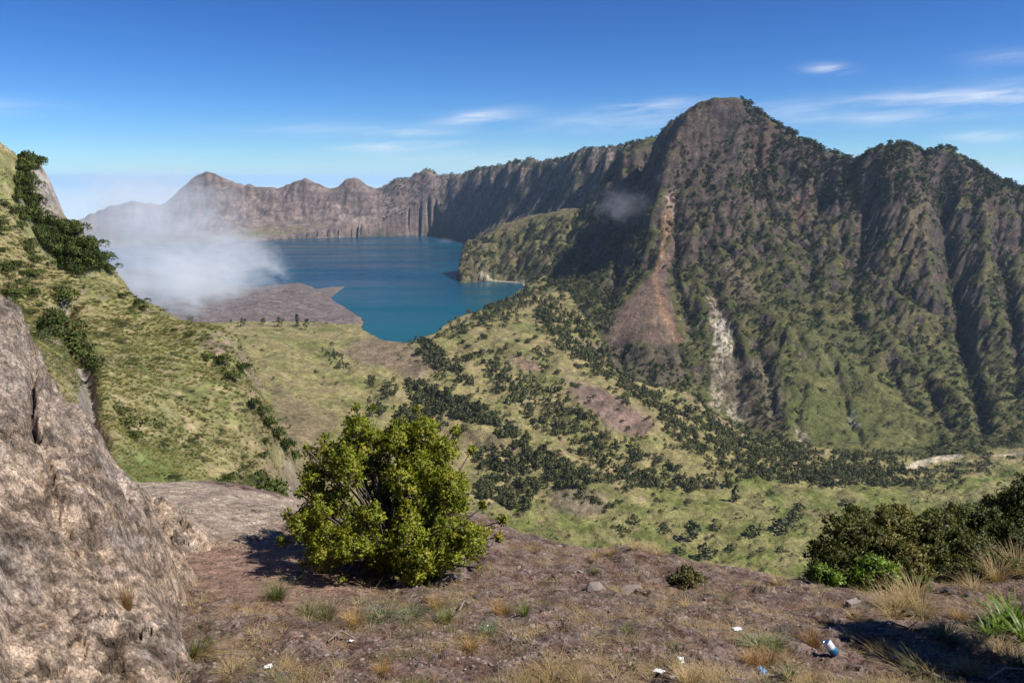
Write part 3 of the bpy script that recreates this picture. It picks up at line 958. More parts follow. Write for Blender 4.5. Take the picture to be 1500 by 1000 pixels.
bp = nt.nodes.new('ShaderNodeBump'); bp.inputs['Strength'].default_value = 0.8; bp.inputs['Distance'].default_value = 2.2
nt.links.new(nb.outputs['Fac'], bp.inputs['Height']); nt.links.new(bp.outputs[0], b.inputs['Normal'])
lk = [at_z(x, y, 0) for x, y in LAKE_PX]
c0 = Vector((sum(p.x for p in lk) / len(lk), sum(p.y for p in lk) / len(lk), 0))
bm = bmesh.new()
vs_ = [bm.verts.new(((p.x - c0.x) * 1.06 + c0.x, (p.y - c0.y) * 1.03 + c0.y, 0)) for p in lk]
bm.faces.new(vs_)
bmesh.ops.triangulate(bm, faces=bm.faces[:])
me = bpy.data.meshes.new('lake'); bm.to_mesh(me); bm.free()
props(link('lake', me, m_water), kind='structure')

# sheet to the horizon, far below the rim; haze painted into its pale colour
m_low = mat_plain('haze_painted_sea', (.47, .60, .66), 0.95, 0.0001, 0.04)
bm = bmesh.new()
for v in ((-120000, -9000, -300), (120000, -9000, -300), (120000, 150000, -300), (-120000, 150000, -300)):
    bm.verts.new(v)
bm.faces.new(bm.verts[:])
me = bpy.data.meshes.new('hazy_sea_sheet'); bm.to_mesh(me); bm.free()
props(link('hazy_sea_sheet', me, m_low), kind='structure')


def ground_far(u, w):
    """height of the big terrain at u=X/Y, w=ln Y (bilinear)"""
    c = np.clip((np.asarray(u) - U0) / DU, 0, NC - 2.001); r = np.clip((np.asarray(w) - W0) / (wg[1] - wg[0]), 0, NR - 2.001)
    i, fr, fc, a, b2, d, e = bil(H, r, c)
    return (a * (1 - fc) + b2 * fc) * (1 - fr) + (d * (1 - fc) + e * fc) * fr
# ------------------------------------------------------------------ steep grassy hillside on the left (inner crater wall)
def polar_field(u0, u1, y0, y1, step, pts, c):
    """height field on a ray grid; pts = list of world points"""
    du = step / F
    nc = int((u1 - u0) / du) + 1; nr = int((math.log(y1) - math.log(y0)) / du) + 1
    u = np.linspace(u0, u1, nc); w = np.linspace(math.log(y0), math.log(y1), nr)
    P_ = np.array([(p.x / p.y, math.log(p.y), p.z) for p in pts])
    ft = mq_fit(P_[:, 0], P_[:, 1], P_[:, 2], c)
    k = 5
    Uc, Wc = np.meshgrid(np.linspace(u0, u1, max(8, nc // k)), np.linspace(w[0], w[-1], max(8, nr // k)))
    h = upsample(mq_eval(ft, Uc, Wc), nr, nc)
    UU, WW = np.meshgrid(u, w)
    YY = np.exp(WW)
    return UU, WW, YY, UU * YY, h, du


class Field:
    def __init__(s, u, w, h):
        s.u0, s.w0 = u[0, 0], w[0, 0]; s.du = u[0, 1] - u[0, 0]; s.dw = w[1, 0] - w[0, 0]; s.h = h

    def z(s, x, y):
        x = np.asarray(x, float); y = np.asarray(y, float)
        c = np.clip((x / y - s.u0) / s.du, 0, s.h.shape[1] - 1.001); r = np.clip((np.log(y) - s.w0) / s.dw, 0, s.h.shape[0] - 1.001)
        r0 = r.astype(int); c0 = c.astype(int); fr = r - r0; fc = c - c0
        r1 = np.minimum(r0 + 1, s.h.shape[0] - 1); c1 = np.minimum(c0 + 1, s.h.shape[1] - 1)
        A = s.h
        return (A[r0, c0] * (1 - fc) + A[r0, c1] * fc) * (1 - fr) + (A[r1, c0] * (1 - fc) + A[r1, c1] * fc) * fr

    def hit(s, px, py, y0, y1, n=4000):
        """first point of the field met by the ray through a photo pixel"""
        u, k = ratio(px, py)
        ys = np.exp(np.linspace(math.log(y0), math.log(y1), n))
        d = CAMZ + k * ys - s.z(u * ys, ys)
        j = np.argmax(d <= 0)
        if d[j] > 0:
            return None
        y = ys[j]
        return Vector((u * y, y, float(s.z(np.array([u * y]), np.array([y]))[0])))


L = []


def lp(px, py, d, back=None):
    p = at(px, py, d); L.append(p)
    if back:
        for (k, dz) in back:
            L.append(Vector((p.x * k, p.y * k, p.z - dz)))
    return p


def lr(px, py, d, dpx, k, dz):
    p = at(px, py, d); L.append(p)
    q = at(px + dpx, py, d * k); L.append(Vector((q.x, q.y, p.z - dz)))
    q = at(px + dpx * 3, py, d * (1 + (k - 1) * 2.5)); L.append(Vector((q.x, q.y, p.z - dz * 3.2)))


for q in [(-80, 172, 226), (0, 207, 230), (24, 226, 236), (45, 236, 240), (66, 246, 242)]:
    lp(*q, back=[(1.08, 18), (1.25, 60)])
for q in [(76, 269, 243), (86, 297, 242), (90, 318, 240), (108, 340, 239), (128, 361, 237), (147, 380, 236), (165, 398, 234), (185, 415, 230)]:
    lr(*q, 16, 1.05, 16)
for q in [(60, 275, 233), (70, 300, 226), (60, 335, 222), (100, 372, 222), (130, 392, 222), (30, 290, 215), (40, 350, 200), (75, 385, 196)]:
    lp(*q)
for q in [(92, 410, 184), (130, 417, 184), (171, 428, 180), (200, 441, 176), (224, 454, 172), (266, 474, 165), (301, 498, 158), (330, 509, 154), (352, 520, 150)]:
    lr(*q, 14, 1.06, 12)
for q in [(372, 540, 146), (382, 575, 141), (402, 618, 132), (425, 658, 125), (440, 700, 118), (446, 740, 110), (448, 790, 100)]:
    lr(*q, 12, 1.04, 9)
for q in [(-100, 300, 190), (-100, 420, 120), (0, 300, 205), (0, 350, 180), (0, 400, 150), (50, 410, 162), (50, 470, 120), (100, 470, 138), (150, 495, 126), (200, 515, 120), (250, 555, 107),
          (300, 595, 101), (350, 640, 98), (340, 560, 124), (300, 540, 128), (250, 500, 142), (200, 470, 150), (300, 680, 80), (250, 690, 71), (200, 640, 76), (150, 580, 82), (100, 540, 87),
          (60, 520, 82), (240, 715, 60), (330, 720, 66), (400, 735, 78), (400, 680, 100), (0, 470, 70), (30, 540, 55), (150, 660, 46), (200, 720, 40),
          (118, 560, 78), (140, 610, 66), (-100, 520, 45), (60, 620, 40), (300, 760, 48), (400, 790, 56)]:
    lp(*q)
for x_ in (-150, 0, 150, 300, 430):
    for y_ in (30.0, 37.0):
        L.append(at(x_, 860, y_))
LU, LW, LY, LX, LH, ldu = polar_field(-0.80, -0.22, 36.0, 330.0, 3.0, L, 0.012)
# lumpy turf, outcrops and little runnels down the slope
lx, ly = LX, LY
LH = LH + 1.5 * fbm(lx / 26, ly / 40, 4, seed=31) + 0.55 * fbm(lx / 5, ly / 9, 4, 0.6, seed=32)
tu = np.maximum(0, fbm(lx / 0.9, ly / 1.5, 3, 0.6, seed=33))
LH = LH + 0.40 * tu
# gully that runs down behind the near rock (dark cleft with bushes)
gpx, gpy = to_px(LX, LY, LH)
gd = poly_dist(gpx, gpy, [(95, 440), (110, 500), (128, 545), (134, 600), (150, 650)], closed=False)
LH = LH - 3.2 * np.exp(-(gd / 13) ** 2) * (LY < 150)
cliff = smooth(0.0, 0.35, fbm(lx / 18, ly / 22, 4, seed=34)) * in_poly(gpx, gpy, [(36, 232), (70, 246), (90, 300), (92, 345), (60, 330), (45, 300)])
LH = LH + cliff * 2.5 * ridged(lx / 7, ly / 7, 4, seed=35)
hill_f = Field(LU, LW, LH)
lpx, lpy = to_px(LX, LY, LH)
a1 = fbm(lx / 14, ly / 22, 4, seed=41); a2 = fbm(lx / 2.2, ly / 3.6, 4, 0.6, seed=42); a3 = fbm(lx / 40, ly / 60, 3, seed=43)
gl_r, gl_c = np.gradient(LH)
lsl = np.hypot(gl_r, gl_c) / (LY * ldu)
la = np.broadcast_to(C(.275, .240, .105), LH.shape + (3,)).copy()
la = mix(la, C(.200, .205, .078), smooth(-0.1, 0.4, a3 + 0.5 * a1))
la = mix(la, C(.310, .235, .140), smooth(0.0, 0.45, a2 - 0.3 * a1) * 0.8)
la = mix(la, C(.170, .120, .098), smooth(0.10, 0.42, a1 + 0.5 * a2) * 0.85)
la = mix(la, C(.130, .165, .050), smooth(0.0, 0.3, a1 * .5 + .4) * np.clip(1 - ((lpx - 220) / 90) ** 2 - ((lpy - 690) / 60) ** 2, 0, 1))
crag = blur(in_poly(lpx + 5 * a1, lpy + 5 * a2, [(36, 240), (70, 246), (90, 300), (92, 335), (70, 318), (50, 300), (40, 268)]).astype(float), 2) * smooth(-.45, -.05, a2 + .3 * a1)
rockf = np.clip(crag + cliff * .5 + smooth(2.6, 4.0, lsl + 0.5 * a2) * 0.7, 0, 1)
rockf = np.maximum(rockf, np.exp(-(np.minimum(gd, 60) / 12) ** 2) * (lpy > 540) * (LY < 150) * 0.9)
la = mix(la, mix(np.broadcast_to(C(.340, .300, .275), la.shape), C(.150, .120, .105), smooth(-.1, .4, a2)), rockf)
la = mix(la, C(.200, .150, .085), smooth(330, 385, lpx) * (lpy > 500) * 0.6)
la = np.clip(.84 * la * (1 + 0.6 * a2[..., None] + .25 * a1[..., None]), 0.02, 0.8)
MAT_HILL = mat_albedo('grassy_slope', [0.35, 1.6], 0.95, [(0.8, 0.25)], (0.6, 1.4))
f = grid_faces(*LH.shape)
lrun = np.maximum.accumulate((LH - CAMZ) / LY, axis=0)
lhid = lrun - (LH - CAMZ) / LY
kfl = (lhid < 0.08)[:-1, :-1] & (LH > CAMZ - 150)[:-1, :-1]
co, ff, cc = compact(np.stack([LX, LY, LH], -1).reshape(-1, 3), f[kfl], la.reshape(-1, 3))
props(link('crater_wall_hillside', mesh_np('hillside_left', co, ff, True, cc), MAT_HILL), kind='structure')
print('left tris', len(ff) * 2)

# ------------------------------------------------------------------ the ledge in the foreground
G = []


def gp(px, py, d, drop=False):
    p = at(px, py, d); G.append(p)
    if drop:
        for (k, dz) in ((1.12, 0.55), (1.35, 3.0), (1.8, 9.0)):
            G.append(Vector((p.x * k, p.y * k, p.z - dz)))


for q in [(-150, 1000, 4.6), (100, 1000, 4.7), (300, 1000, 4.6), (500, 1000, 4.4), (750, 1000, 4.3), (1000, 1000, 4.5), (1250, 1000, 4.9), (1500, 1000, 5.2), (1650, 1000, 5.3),
          (500, 950, 5.1), (750, 950, 4.95), (1000, 950, 5.2), (1217, 955, 5.6), (1400, 950, 5.9), (1600, 950, 6.0), (600, 900, 5.9), (750, 900, 6.0), (900, 890, 6.5), (1050, 900, 6.4), (1250, 900, 6.9), (1450, 895, 7.2), (1600, 895, 7.3),
          (750, 850, 7.7), (640, 850, 7.5), (530, 850, 7.6), (900, 845, 8.0), (1000, 860, 7.9), (1100, 870, 7.7), (1300, 875, 7.9), (1500, 860, 8.3),
          (600, 800, 9.4), (500, 800, 9.3), (250, 790, 9.1), (430, 790, 9.4), (330, 830, 8.1), (250, 850, 7.5), (420, 850, 7.4), (300, 880, 6.6), (400, 893, 6.2), (460, 905, 5.9), (340, 905, 5.6), (440, 935, 5.2), (520, 925, 5.5), (350, 950, 5.2),
          (100, 800, 8.5), (0, 850, 7.0), (-150, 850, 7.0)]:
    gp(*q)
LEDGE = [(-150, 720, 12.5), (100, 716, 12.6), (230, 716, 12.6), (330, 717, 12.9), (400, 728, 12.7), (440, 745, 12.4), (500, 752, 12.0), (600, 760, 11.4), (680, 764, 10.9), (735, 769, 10.5), (760, 788, 9.9), (800, 799, 9.7), (850, 811, 9.4),
         (880, 814, 9.3), (905, 807, 9.3), (940, 799, 9.3), (965, 806, 9.2), (985, 819, 9.0), (1010, 831, 8.9), (1060, 834, 9.0), (1100, 841, 8.9), (1140, 850, 8.8), (1190, 858, 8.9), (1300, 856, 9.2), (1400, 846, 9.6),
         (1500, 832, 10.0), (1620, 825, 10.2)]
for q in LEDGE:
    gp(*q, drop=True)
for u_ in np.linspace(-0.83, 0.83, 9):
    for y_, z_ in ((2.6, -2.25), (3.4, -2.6)):
        G.append(Vector((u_ * y_, y_, CAMZ + z_)))
GU, GW, GY, GX, GH, gdu = polar_field(-0.83, 0.83, 2.6, 17.5, 4.0, G, 0.02)
bx_, by_ = GX, GY
edge_y = np.interp(GU * F * 0.93 + 750, [q[0] for q in LEDGE], [q[2] for q in LEDGE])
gpx, gpy = to_px(GX, GY, GH)
slab = in_poly(gpx, gpy, [(60, 700), (240, 700), (450, 735), (440, 752), (405, 772), (385, 790), (330, 800), (262, 790), (236, 778), (60, 780)])
slab_s = blur(slab.astype(float), 4)
dirt = blur(in_poly(gpx, gpy, [(225, 790), (330, 802), (440, 780), (520, 860), (500, 925), (440, 900), (330, 875), (250, 860)]).astype(float), 8)

n_a = fbm(bx_ / 0.8, by_ / 0.8, 4, seed=51); n_b = fbm(bx_ / 0.17, by_ / 0.17, 4, 0.6, seed=52); n_c = ridged(bx_ / 0.5 + n_a * .5, by_ / 0.5, 4, 0.55, seed=53) - 0.6; n_d = fbm(bx_ / 0.05, by_ / 0.05, 3, 0.6, seed=54)
rough_k = (1 - 0.75 * dirt) * (1 - 0.6 * slab_s)
GH = GH + 0.09 * n_a * rough_k + (0.035 * n_b + 0.05 * n_c + 0.014 * n_d) * rough_k + 0.006 * n_b
for sc_, k1, k2, sd_ in ((.42, .022, .18, 21), (.14, .014, .20, 25)):
    q1, q2, q3, qx, qy, qe = cells(GX / sc_ + .3 * n_b, GY / sc_ + .3 * n_a, sd_)
    GH = GH + (k1 * (q1 - .5) + sc_ * k2 * ((q2 - .5) * qx + (q3 - .5) * qy)) * rough_k
GH = GH + 0.05 * slab_s * (GY > 8)
ground_f = Field(GU, GW, GH)
gpx, gpy = to_px(GX, GY, GH)
lichen = fbm(bx_ / 0.35, by_ / 0.35, 4, 0.6, seed=55)
ga = np.broadcast_to(C(.145, .090, .068), GH.shape + (3,)).copy()
ga = mix(ga, C(.215, .158, .130), smooth(-0.05, 0.4, n_b + 0.5 * n_a))
ga = mix(ga, C(.075, .045, .034), smooth(0.05, 0.45, n_a - 0.3 * n_b) * 0.85)
ga = mix(ga, C(.260, .190, .110), smooth(0.15, 0.5, lichen) * 0.55)                          # straw litter
ga = mix(ga, C(.270, .175, .130), dirt * 0.95)
ga = mix(ga, mix(np.broadcast_to(C(.370, .300, .225), ga.shape), C(.290, .225, .175), smooth(-.1, .4, n_a)), slab_s)
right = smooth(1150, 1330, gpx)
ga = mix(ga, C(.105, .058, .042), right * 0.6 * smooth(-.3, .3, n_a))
ga = mix(ga, C(.215, .180, .160), smooth(0.1, 0.35, n_c + 0.2) * 0.35 * (1 - dirt) * (1 - slab_s))
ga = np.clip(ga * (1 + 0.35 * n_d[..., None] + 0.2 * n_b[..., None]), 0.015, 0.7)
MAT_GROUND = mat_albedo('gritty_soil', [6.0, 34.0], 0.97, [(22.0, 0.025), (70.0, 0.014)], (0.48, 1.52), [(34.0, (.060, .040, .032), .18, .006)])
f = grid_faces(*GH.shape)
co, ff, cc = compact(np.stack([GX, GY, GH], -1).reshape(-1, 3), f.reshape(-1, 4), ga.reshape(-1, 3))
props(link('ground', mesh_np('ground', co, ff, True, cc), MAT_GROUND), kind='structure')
print('ground tris', len(ff) * 2)

# ------------------------------------------------------------------ the bare rock shoulder at the left edge
Q = []


def rp_(px, py, d, drop=None):
    p = at(px, py, d); Q.append(p)
    if drop:
        q = at(px + 10, py, d * 1.06); Q.append(Vector((q.x, q.y, p.z - drop)))
        q = at(px + 30, py, d * 1.2); Q.append(Vector((q.x, q.y, p.z - drop * 3.2)))
        q = at(px + 60, py, d * 1.45); Q.append(Vector((q.x, q.y, p.z - drop * 5)))


for q in [(-150, 440, 6.4, .35), (-60, 455, 6.5, .35), (0, 474, 6.5, .35), (30, 483, 6.45, .4), (50, 497, 6.3, .4), (56, 560, 6.1, .4), (76, 588, 6.2, .35), (110, 603, 6.3, .35), (138, 622, 6.3, .35), (152, 650, 6.3, .35),
          (164, 688, 6.3, .3), (196, 712, 6.4, .3), (217, 745, 6.35, .28), (232, 790, 6.2, .25), (245, 830, 6.0, .25), (252, 865, 5.95, .26), (266, 910, 5.45, .24), (286, 955, 4.95, .22), (304, 1010, 4.45, .22)]:
    rp_(*q)
for q in [(-150, 600, 5.0), (-150, 800, 4.0), (-150, 1000, 3.2), (0, 560, 5.5), (0, 650, 4.95), (0, 750, 4.45), (0, 850, 3.95), (0, 1000, 3.35), (40, 560, 5.75), (70, 640, 5.5), (60, 700, 5.1), (100, 680, 5.5), (100, 760, 5.0),
          (100, 850, 4.45), (100, 1000, 3.7), (150, 740, 5.5), (150, 830, 4.9), (200, 800, 5.6), (200, 880, 4.95), (200, 1000, 4.05), (250, 900, 5.1), (250, 1000, 4.2)]:
    rp_(*q)
for u_ in (-0.83, -0.7, -0.55, -0.4, -0.29):
    Q.append(Vector((u_ * 2.5, 2.5, CAMZ - 1.95 - (u_ + 0.83) * 0.6)))
RU, RW, RY, RX, RH, rdu = polar_field(-0.83, -0.29, 2.5, 9.5, 3.2, Q, 0.02)
# noise runs over the tilted face, not its plan, so that it is not drawn out down the slope
NX = RX * 1.0 - (RH - CAMZ) * .55
NY = RY * .8 + (RH - CAMZ) * .75
b_a = fbm(NX / 0.9, NY / 0.9, 4, seed=61); b_b = fbm(NX / 0.16, NY / 0.16, 4, 0.6, seed=62); b_c = ridged(NX / 0.4 + b_a * .6, NY / 0.4, 4, .55, seed=63) - 0.6; b_d = fbm(NX / 0.045, NY / 0.045, 3, .6, seed=64)
for sc_, wd_, dp_, sd_ in ((0.9, .025, .075, 71), (0.45, .028, .030, 72)):      # fractures
    fz = fbm(NX / sc_ + .35 * b_b, NY / sc_ * .8, 2, .5, seed=sd_)
    RH = RH - dp_ * np.exp(-(fz / wd_) ** 2) * smooth(-.1, .25, fbm(NX / 1.3, NY / 1.3, 2, seed=sd_ + 9))
fac = 0
for sc_, k1, k2, sd_ in ((.75, .045, .24, 5), (.27, .020, .26, 9), (.10, .010, .26, 13)):                            # fractured facets
    q1, q2, q3, qx, qy, qe = cells(NX / sc_ + .35 * b_b + .2 * b_a, NY / sc_ * .8 + .25 * b_b, sd_)
    RH = RH + k1 * (q1 - .5) + sc_ * k2 * ((q2 - .5) * qx + (q3 - .5) * qy)
    fac = fac + (q1 - .5) * (.5 if sc_ > .5 else .35)
    if sc_ > .2:
        fac = fac - .5 * np.exp(-(qe / .05) ** 2)
RH = RH + 0.08 * b_a + 0.035 * b_b + 0.03 * b_c + 0.018 * b_d
rpx, rpy = to_px(RX, RY, RH)
for line, wd, dp in [([(48, 486), (50, 540), (45, 600), (52, 640)], 5, 0.16), ([(60, 640), (72, 690), (84, 740), (100, 770)], 6, 0.08), ([(225, 735), (238, 770), (250, 800)], 4, 0.06), ([(130, 780), (190, 770)], 5, 0.05)]:
    dd = poly_dist(rpx + b_b * 8, rpy, line, closed=False)
    RH = RH - dp * np.exp(-(dd / wd) ** 2)
for line, hgt in [([(56, 560), (120, 600), (160, 680), (150, 740), (110, 760), (60, 700)], .10), ([(0, 690), (60, 700), (100, 760), (190, 770), (236, 790), (270, 880), (300, 1010), (0, 1010)], -.10), ([(0, 800), (120, 860), (180, 900), (170, 1010), (0, 1010)], -.07)]:
    RH = RH + hgt * blur(in_poly(rpx + b_b * 18 + b_a * 10, rpy + b_b * 12, line).astype(float), 2)
rock_f = Field(RU, RW, RH)
rpx, rpy = to_px(RX, RY, RH)
lich = fbm(NX / 0.22, NY / 0.22, 4, .6, seed=65); lich2 = fbm(NX / 0.09, NY / 0.09, 3, .6, seed=66)
ra = np.broadcast_to(C(.400, .318, .248), RH.shape + (3,)).copy()
ra = mix(ra, C(.230, .190, .170), smooth(-.1, .4, b_b + .4 * b_a))
ra = mix(ra, C(.420, .340, .250), smooth(.05, .45, lich) * np.clip(1 - ((rpx - 140) / 120) ** 2 - ((rpy - 800) / 120) ** 2 + .35, 0, 1) * .8)
ra = mix(ra, C(.350, .325, .300), smooth(.1, .4, b_a - .3 * lich) * .5)
ra = mix(ra, C(.130, .100, .085), smooth(.05, .3, lich2 + .3 * b_b + .2 * lich) * .6)
ra = mix(ra, C(.050, .036, .028), smooth(.16, .34, lich2 + .3 * b_b) * (0.12 + .9 * smooth(-.05, .35, lich)) * np.where(rpx < 130, 1.0, .55))
ra = mix(ra, C(.060, .045, .030), np.clip(1.25 - ((rpx - 200) / 70) ** 2 - ((rpy - 955) / 55) ** 2, 0, 1) * smooth(-.25, .3, lich + .4 * b_b) * .85)
ra = mix(ra, C(.30, .20, .12), smooth(.3, .5, lich) * .5)
frc = np.exp(-(fbm(NX / .9 + .35 * b_b, NY / .9 * .8, 2, .5, seed=71) / .03) ** 2) + .7 * np.exp(-(fbm(NX / .45 + .35 * b_b, NY / .45 * .8, 2, .5, seed=72) / .035) ** 2)
ra = mix(ra, C(.085, .066, .052), np.clip(frc, 0, 1) * .6)
ra = mix(ra, C(.215, .188, .170), smooth(720, 560, rpy + 60 * b_a) * .65)                                            # greyer, weathered top
ra = mix(ra, C(.105, .080, .064), smooth(.0, .35, lich + .5 * lich2 + .1) * np.clip(1.3 - ((rpx - 25) / 75) ** 2 - ((rpy - 735) / 70) ** 2, 0, 1) * .8)
ra = np.clip(np.array([1.32, 1.24, 1.14]) * ra * (1 + .55 * fac[..., None] + .3 * b_d[..., None] + .2 * b_b[..., None]), .02, .7)
MAT_ROCK = mat_albedo('lichened_rock', [7.0, 30.0, 75.0], 0.95, [(14.0, 0.03), (45.0, 0.030), (110.0, 0.014)], (0.36, 1.64))
f = grid_faces(*RH.shape)
gz = ground_f.z(RX, RY)
kr = (RH > gz - 0.6)[:-1, :-1]
co, ff, cc = compact(np.stack([RX, RY, RH], -1).reshape(-1, 3), f[kr], ra.reshape(-1, 3))
props(link('rock_outcrop', mesh_np('rock_outcrop', co, ff, True, cc), MAT_ROCK), 'large bare grey-brown rock shoulder with dark lichen at the left edge of the ledge', 'rock')
print('rock tris', len(ff) * 2)

# the wall that falls from the ledge to the valley, below the line of sight
wy_ = np.exp(np.linspace(math.log(16.5), math.log(1300.0), 90)); wu_ = np.linspace(-.9, .9, 120)
WU, WY = np.meshgrid(wu_, wy_)
WX = WU * WY
WZ = CAMZ + np.interp(np.log(WY), np.log([16.5, 25, 60, 200, 600, 1300]), [-17, -34, -95, -290, -590, -770]) + WY * .02 * fbm(WX / (WY * .08 + 4), np.log(WY) * 9, 4, seed=95)
wa = mix(np.broadcast_to(C(.16, .15, .06), WZ.shape + (3,)), C(.15, .11, .09), smooth(-.2, .4, fbm(WU * 30, np.log(WY) * 12, 3, seed=96)))
props(link('crater_wall', mesh_np('crater_wall', np.stack([WX, WY, WZ], -1).reshape(-1, 3), grid_faces(*WZ.shape).reshape(-1, 4), True, wa.reshape(-1, 3)), MAT_FAR), kind='structure')
print('total tris so far', sum(len(m.polygons) * 2 for m in bpy.data.meshes))
# ------------------------------------------------------------------ plant builders
def quad_cloud(pos, axis, size, g, aspect=0.6, out=None):
    """one leaf-shaped quad (base, side, tip, side) per point, lying along 'axis', its face turned towards 'out'"""
    n = len(pos)
    axis = axis / (np.linalg.norm(axis, axis=1, keepdims=True) + 1e-9)
    rnd = g.normal(size=(n, 3))
    side = np.cross(axis, rnd); side /= (np.linalg.norm(side, axis=1, keepdims=True) + 1e-9)
    nrm = np.cross(side, axis)
    if out is not None:
        sg = np.where((nrm * out).sum(1, keepdims=True) < 0, -1.0, 1.0); side = side * sg; nrm = nrm * sg
    s = np.asarray(size).reshape(-1, 1)
    a = pos; c = pos + axis * s
    b = pos + axis * s * 0.5 + side * s * aspect * 0.5 + nrm * s * 0.10
    d = pos + axis * s * 0.5 - side * s * aspect * 0.5 + nrm * s * 0.10
    V = np.stack([a, b, c, d], 1).reshape(-1, 3)
    Fc = np.arange(n * 4).reshape(n, 4)
    return V, Fc


def round_normals(me, V, center):
    """shade a leaf mass like the mass it is: normals turned outwards"""
    d = V - np.asarray(center)
    d /= (np.linalg.norm(d, axis=1, keepdims=True) + 1e-9)
    me.normals_split_custom_set_from_vertices([tuple(x) for x in d])


def far_crown(name, seed, kind, mat, n=90):
    """crown of a distant tree, unit height, foot at the origin; kind: 'tall', 'round', 'shrub'"""
    g = np.random.default_rng(seed)
    if kind == 'tall':
        cz = np.array([.20, .36, .52, .68, .82, .92]); cr = np.array([.17, .20, .20, .17, .12, .07])
    elif kind == 'round':
        cz = np.array([.22, .4, .55, .68, .82, .5]); cr = np.array([.22, .28, .28, .24, .15, .25])
    else:
        cz = np.array([.3, .45, .4, .5, .6, .3]); cr = np.array([.4, .42, .4, .35, .3, .4])
    k = g.integers(0, len(cz), n)
    off = g.normal(size=(len(cz), 2)) * 0.09 * (2.2 if kind != 'tall' else 1)
    d = g.normal(size=(n, 3)); d /= np.linalg.norm(d, axis=1, keepdims=True)
    d[:, 2] = np.abs(d[:, 2]) * 0.9 - 0.25
    r = cr[k] * (0.55 + 0.5 * g.random(n))
    pos = np.stack([off[k, 0] + d[:, 0] * r, off[k, 1] + d[:, 1] * r, cz[k] + d[:, 2] * r * (1.1 if kind == 'tall' else .8)], 1)
    pos[:, 2] = np.maximum(pos[:, 2], 0.02)
    V, Fc = quad_cloud(pos, d + g.normal(size=(n, 3)) * .7 + np.array([0, 0, .4]), 0.13 + 0.10 * g.random(n), g, 1.0, d + np.array([0, 0, .3]))
    me = mesh_np(name, V, Fc, True)
    round_normals(me, V, (0, 0, .42))
    me.materials.append(mat)
    return me


def tube(path, radii, sides=5):
    """tapered tube along a list of points -> verts, quads"""
    path = np.asarray(path, float); n = len(path)
    V = []; Fc = []
    t = np.gradient(path, axis=0); t /= (np.linalg.norm(t, axis=1, keepdims=True) + 1e-9)
    ref = np.array([0.31, 0.87, 0.38])
    for i in range(n):
        s = np.cross(t[i], ref); s /= (np.linalg.norm(s) + 1e-9); q = np.cross(t[i], s)
        for k in range(sides):
            a = 2 * math.pi * k / sides
            V.append(path[i] + radii[i] * (math.cos(a) * s + math.sin(a) * q))
    for i in range(n - 1):
        for k in range(sides):
            k2 = (k + 1) % sides
            Fc.append((i * sides + k, i * sides + k2, (i + 1) * sides + k2, (i + 1) * sides + k))
    return np.array(V), np.array(Fc)


def join(parts):
    V = []; Fc = []; o = 0
    for v, f in parts:
        V.append(v); Fc.append(f + o); o += len(v)
    return np.concatenate(V), np.concatenate(Fc)


BARK = mat_plain('grey_bark', (.115, .092, .076), 0.9, 30.0, .4)
FAR_LEAF = mat_leaf('far_tree_leaves', (.052, .066, .026), (.132, .138, .052), 0.22, 6.0, 0.8)
FAR_LEAF2 = mat_leaf('far_bush_leaves', (.062, .076, .028), (.150, .150, .054), 0.22, 6.0, 0.8)
CROWNS = [far_crown('tall_crown', 1, 'tall', FAR_LEAF), far_crown('tall_crown', 2, 'tall', FAR_LEAF), far_crown('round_crown', 3, 'round', FAR_LEAF), far_crown('shrub_crown', 4, 'shrub', FAR_LEAF2, 110), far_crown('shrub_crown', 5, 'shrub', FAR_LEAF, 110)]
DARK_SCRUB = mat_leaf('mountain_scrub_leaves', (.018, .026, .011), (.046, .054, .020), 0.15, 6.0, 0.8)
CROWNS.append(far_crown('scrub_crown', 6, 'round', DARK_SCRUB, 100))
v, f = tube([(0, 0, -.06), (.01, 0, .25), (0, .012, .5), (.012, 0, .78)], [.022, .017, .012, .005])
v2, f2 = tube([(0, 0, .3), (.06, .03, .42), (.11, .05, .55)], [.01, .007, .004], 4)
v3, f3 = tube([(0, 0, .38), (-.06, .02, .5), (-.1, -.03, .62)], [.01, .007, .004], 4)
TRUNK = mesh_np('tree_trunk', *join([(v, f), (v2, f2), (v3, f3)])); TRUNK.materials.append(BARK)


def far_tree(name, loc, h, crown, width, label, cat, group, rz):
    t = empty(name, loc, rz)
    t.scale = (h * width, h * width, h)
    link('crown', CROWNS[crown], None, t); link('trunk', TRUNK, None, t)
    props(t, label, cat, group)
    return t


# ------------------------------------------------------------------ woods and scrub on the far slopes
g4 = np.random.default_rng(44)
visible = (hid < 0.006) & ~inside & (rat < 0.2)


def pick_cells(mask, n):
    idx = np.flatnonzero(mask.ravel())
    if len(idx) == 0:
        return np.zeros((0, 2)), np.zeros(0), np.zeros(0, int)
    idx = g4.choice(idx, min(n, len(idx)), replace=False)
    r = idx // NC + g4.random(len(idx)) * .9; c = idx % NC + g4.random(len(idx)) * .9
    u = U0 + c * DU; w = W0 + r * (wg[1] - wg[0])
    y = np.exp(w)
    return np.stack([u * y, y, ground_far(u, w)], 1), y, idx


def zone(poly, rough=8):
    return soft_poly(poly, 10, rough) > 0.5


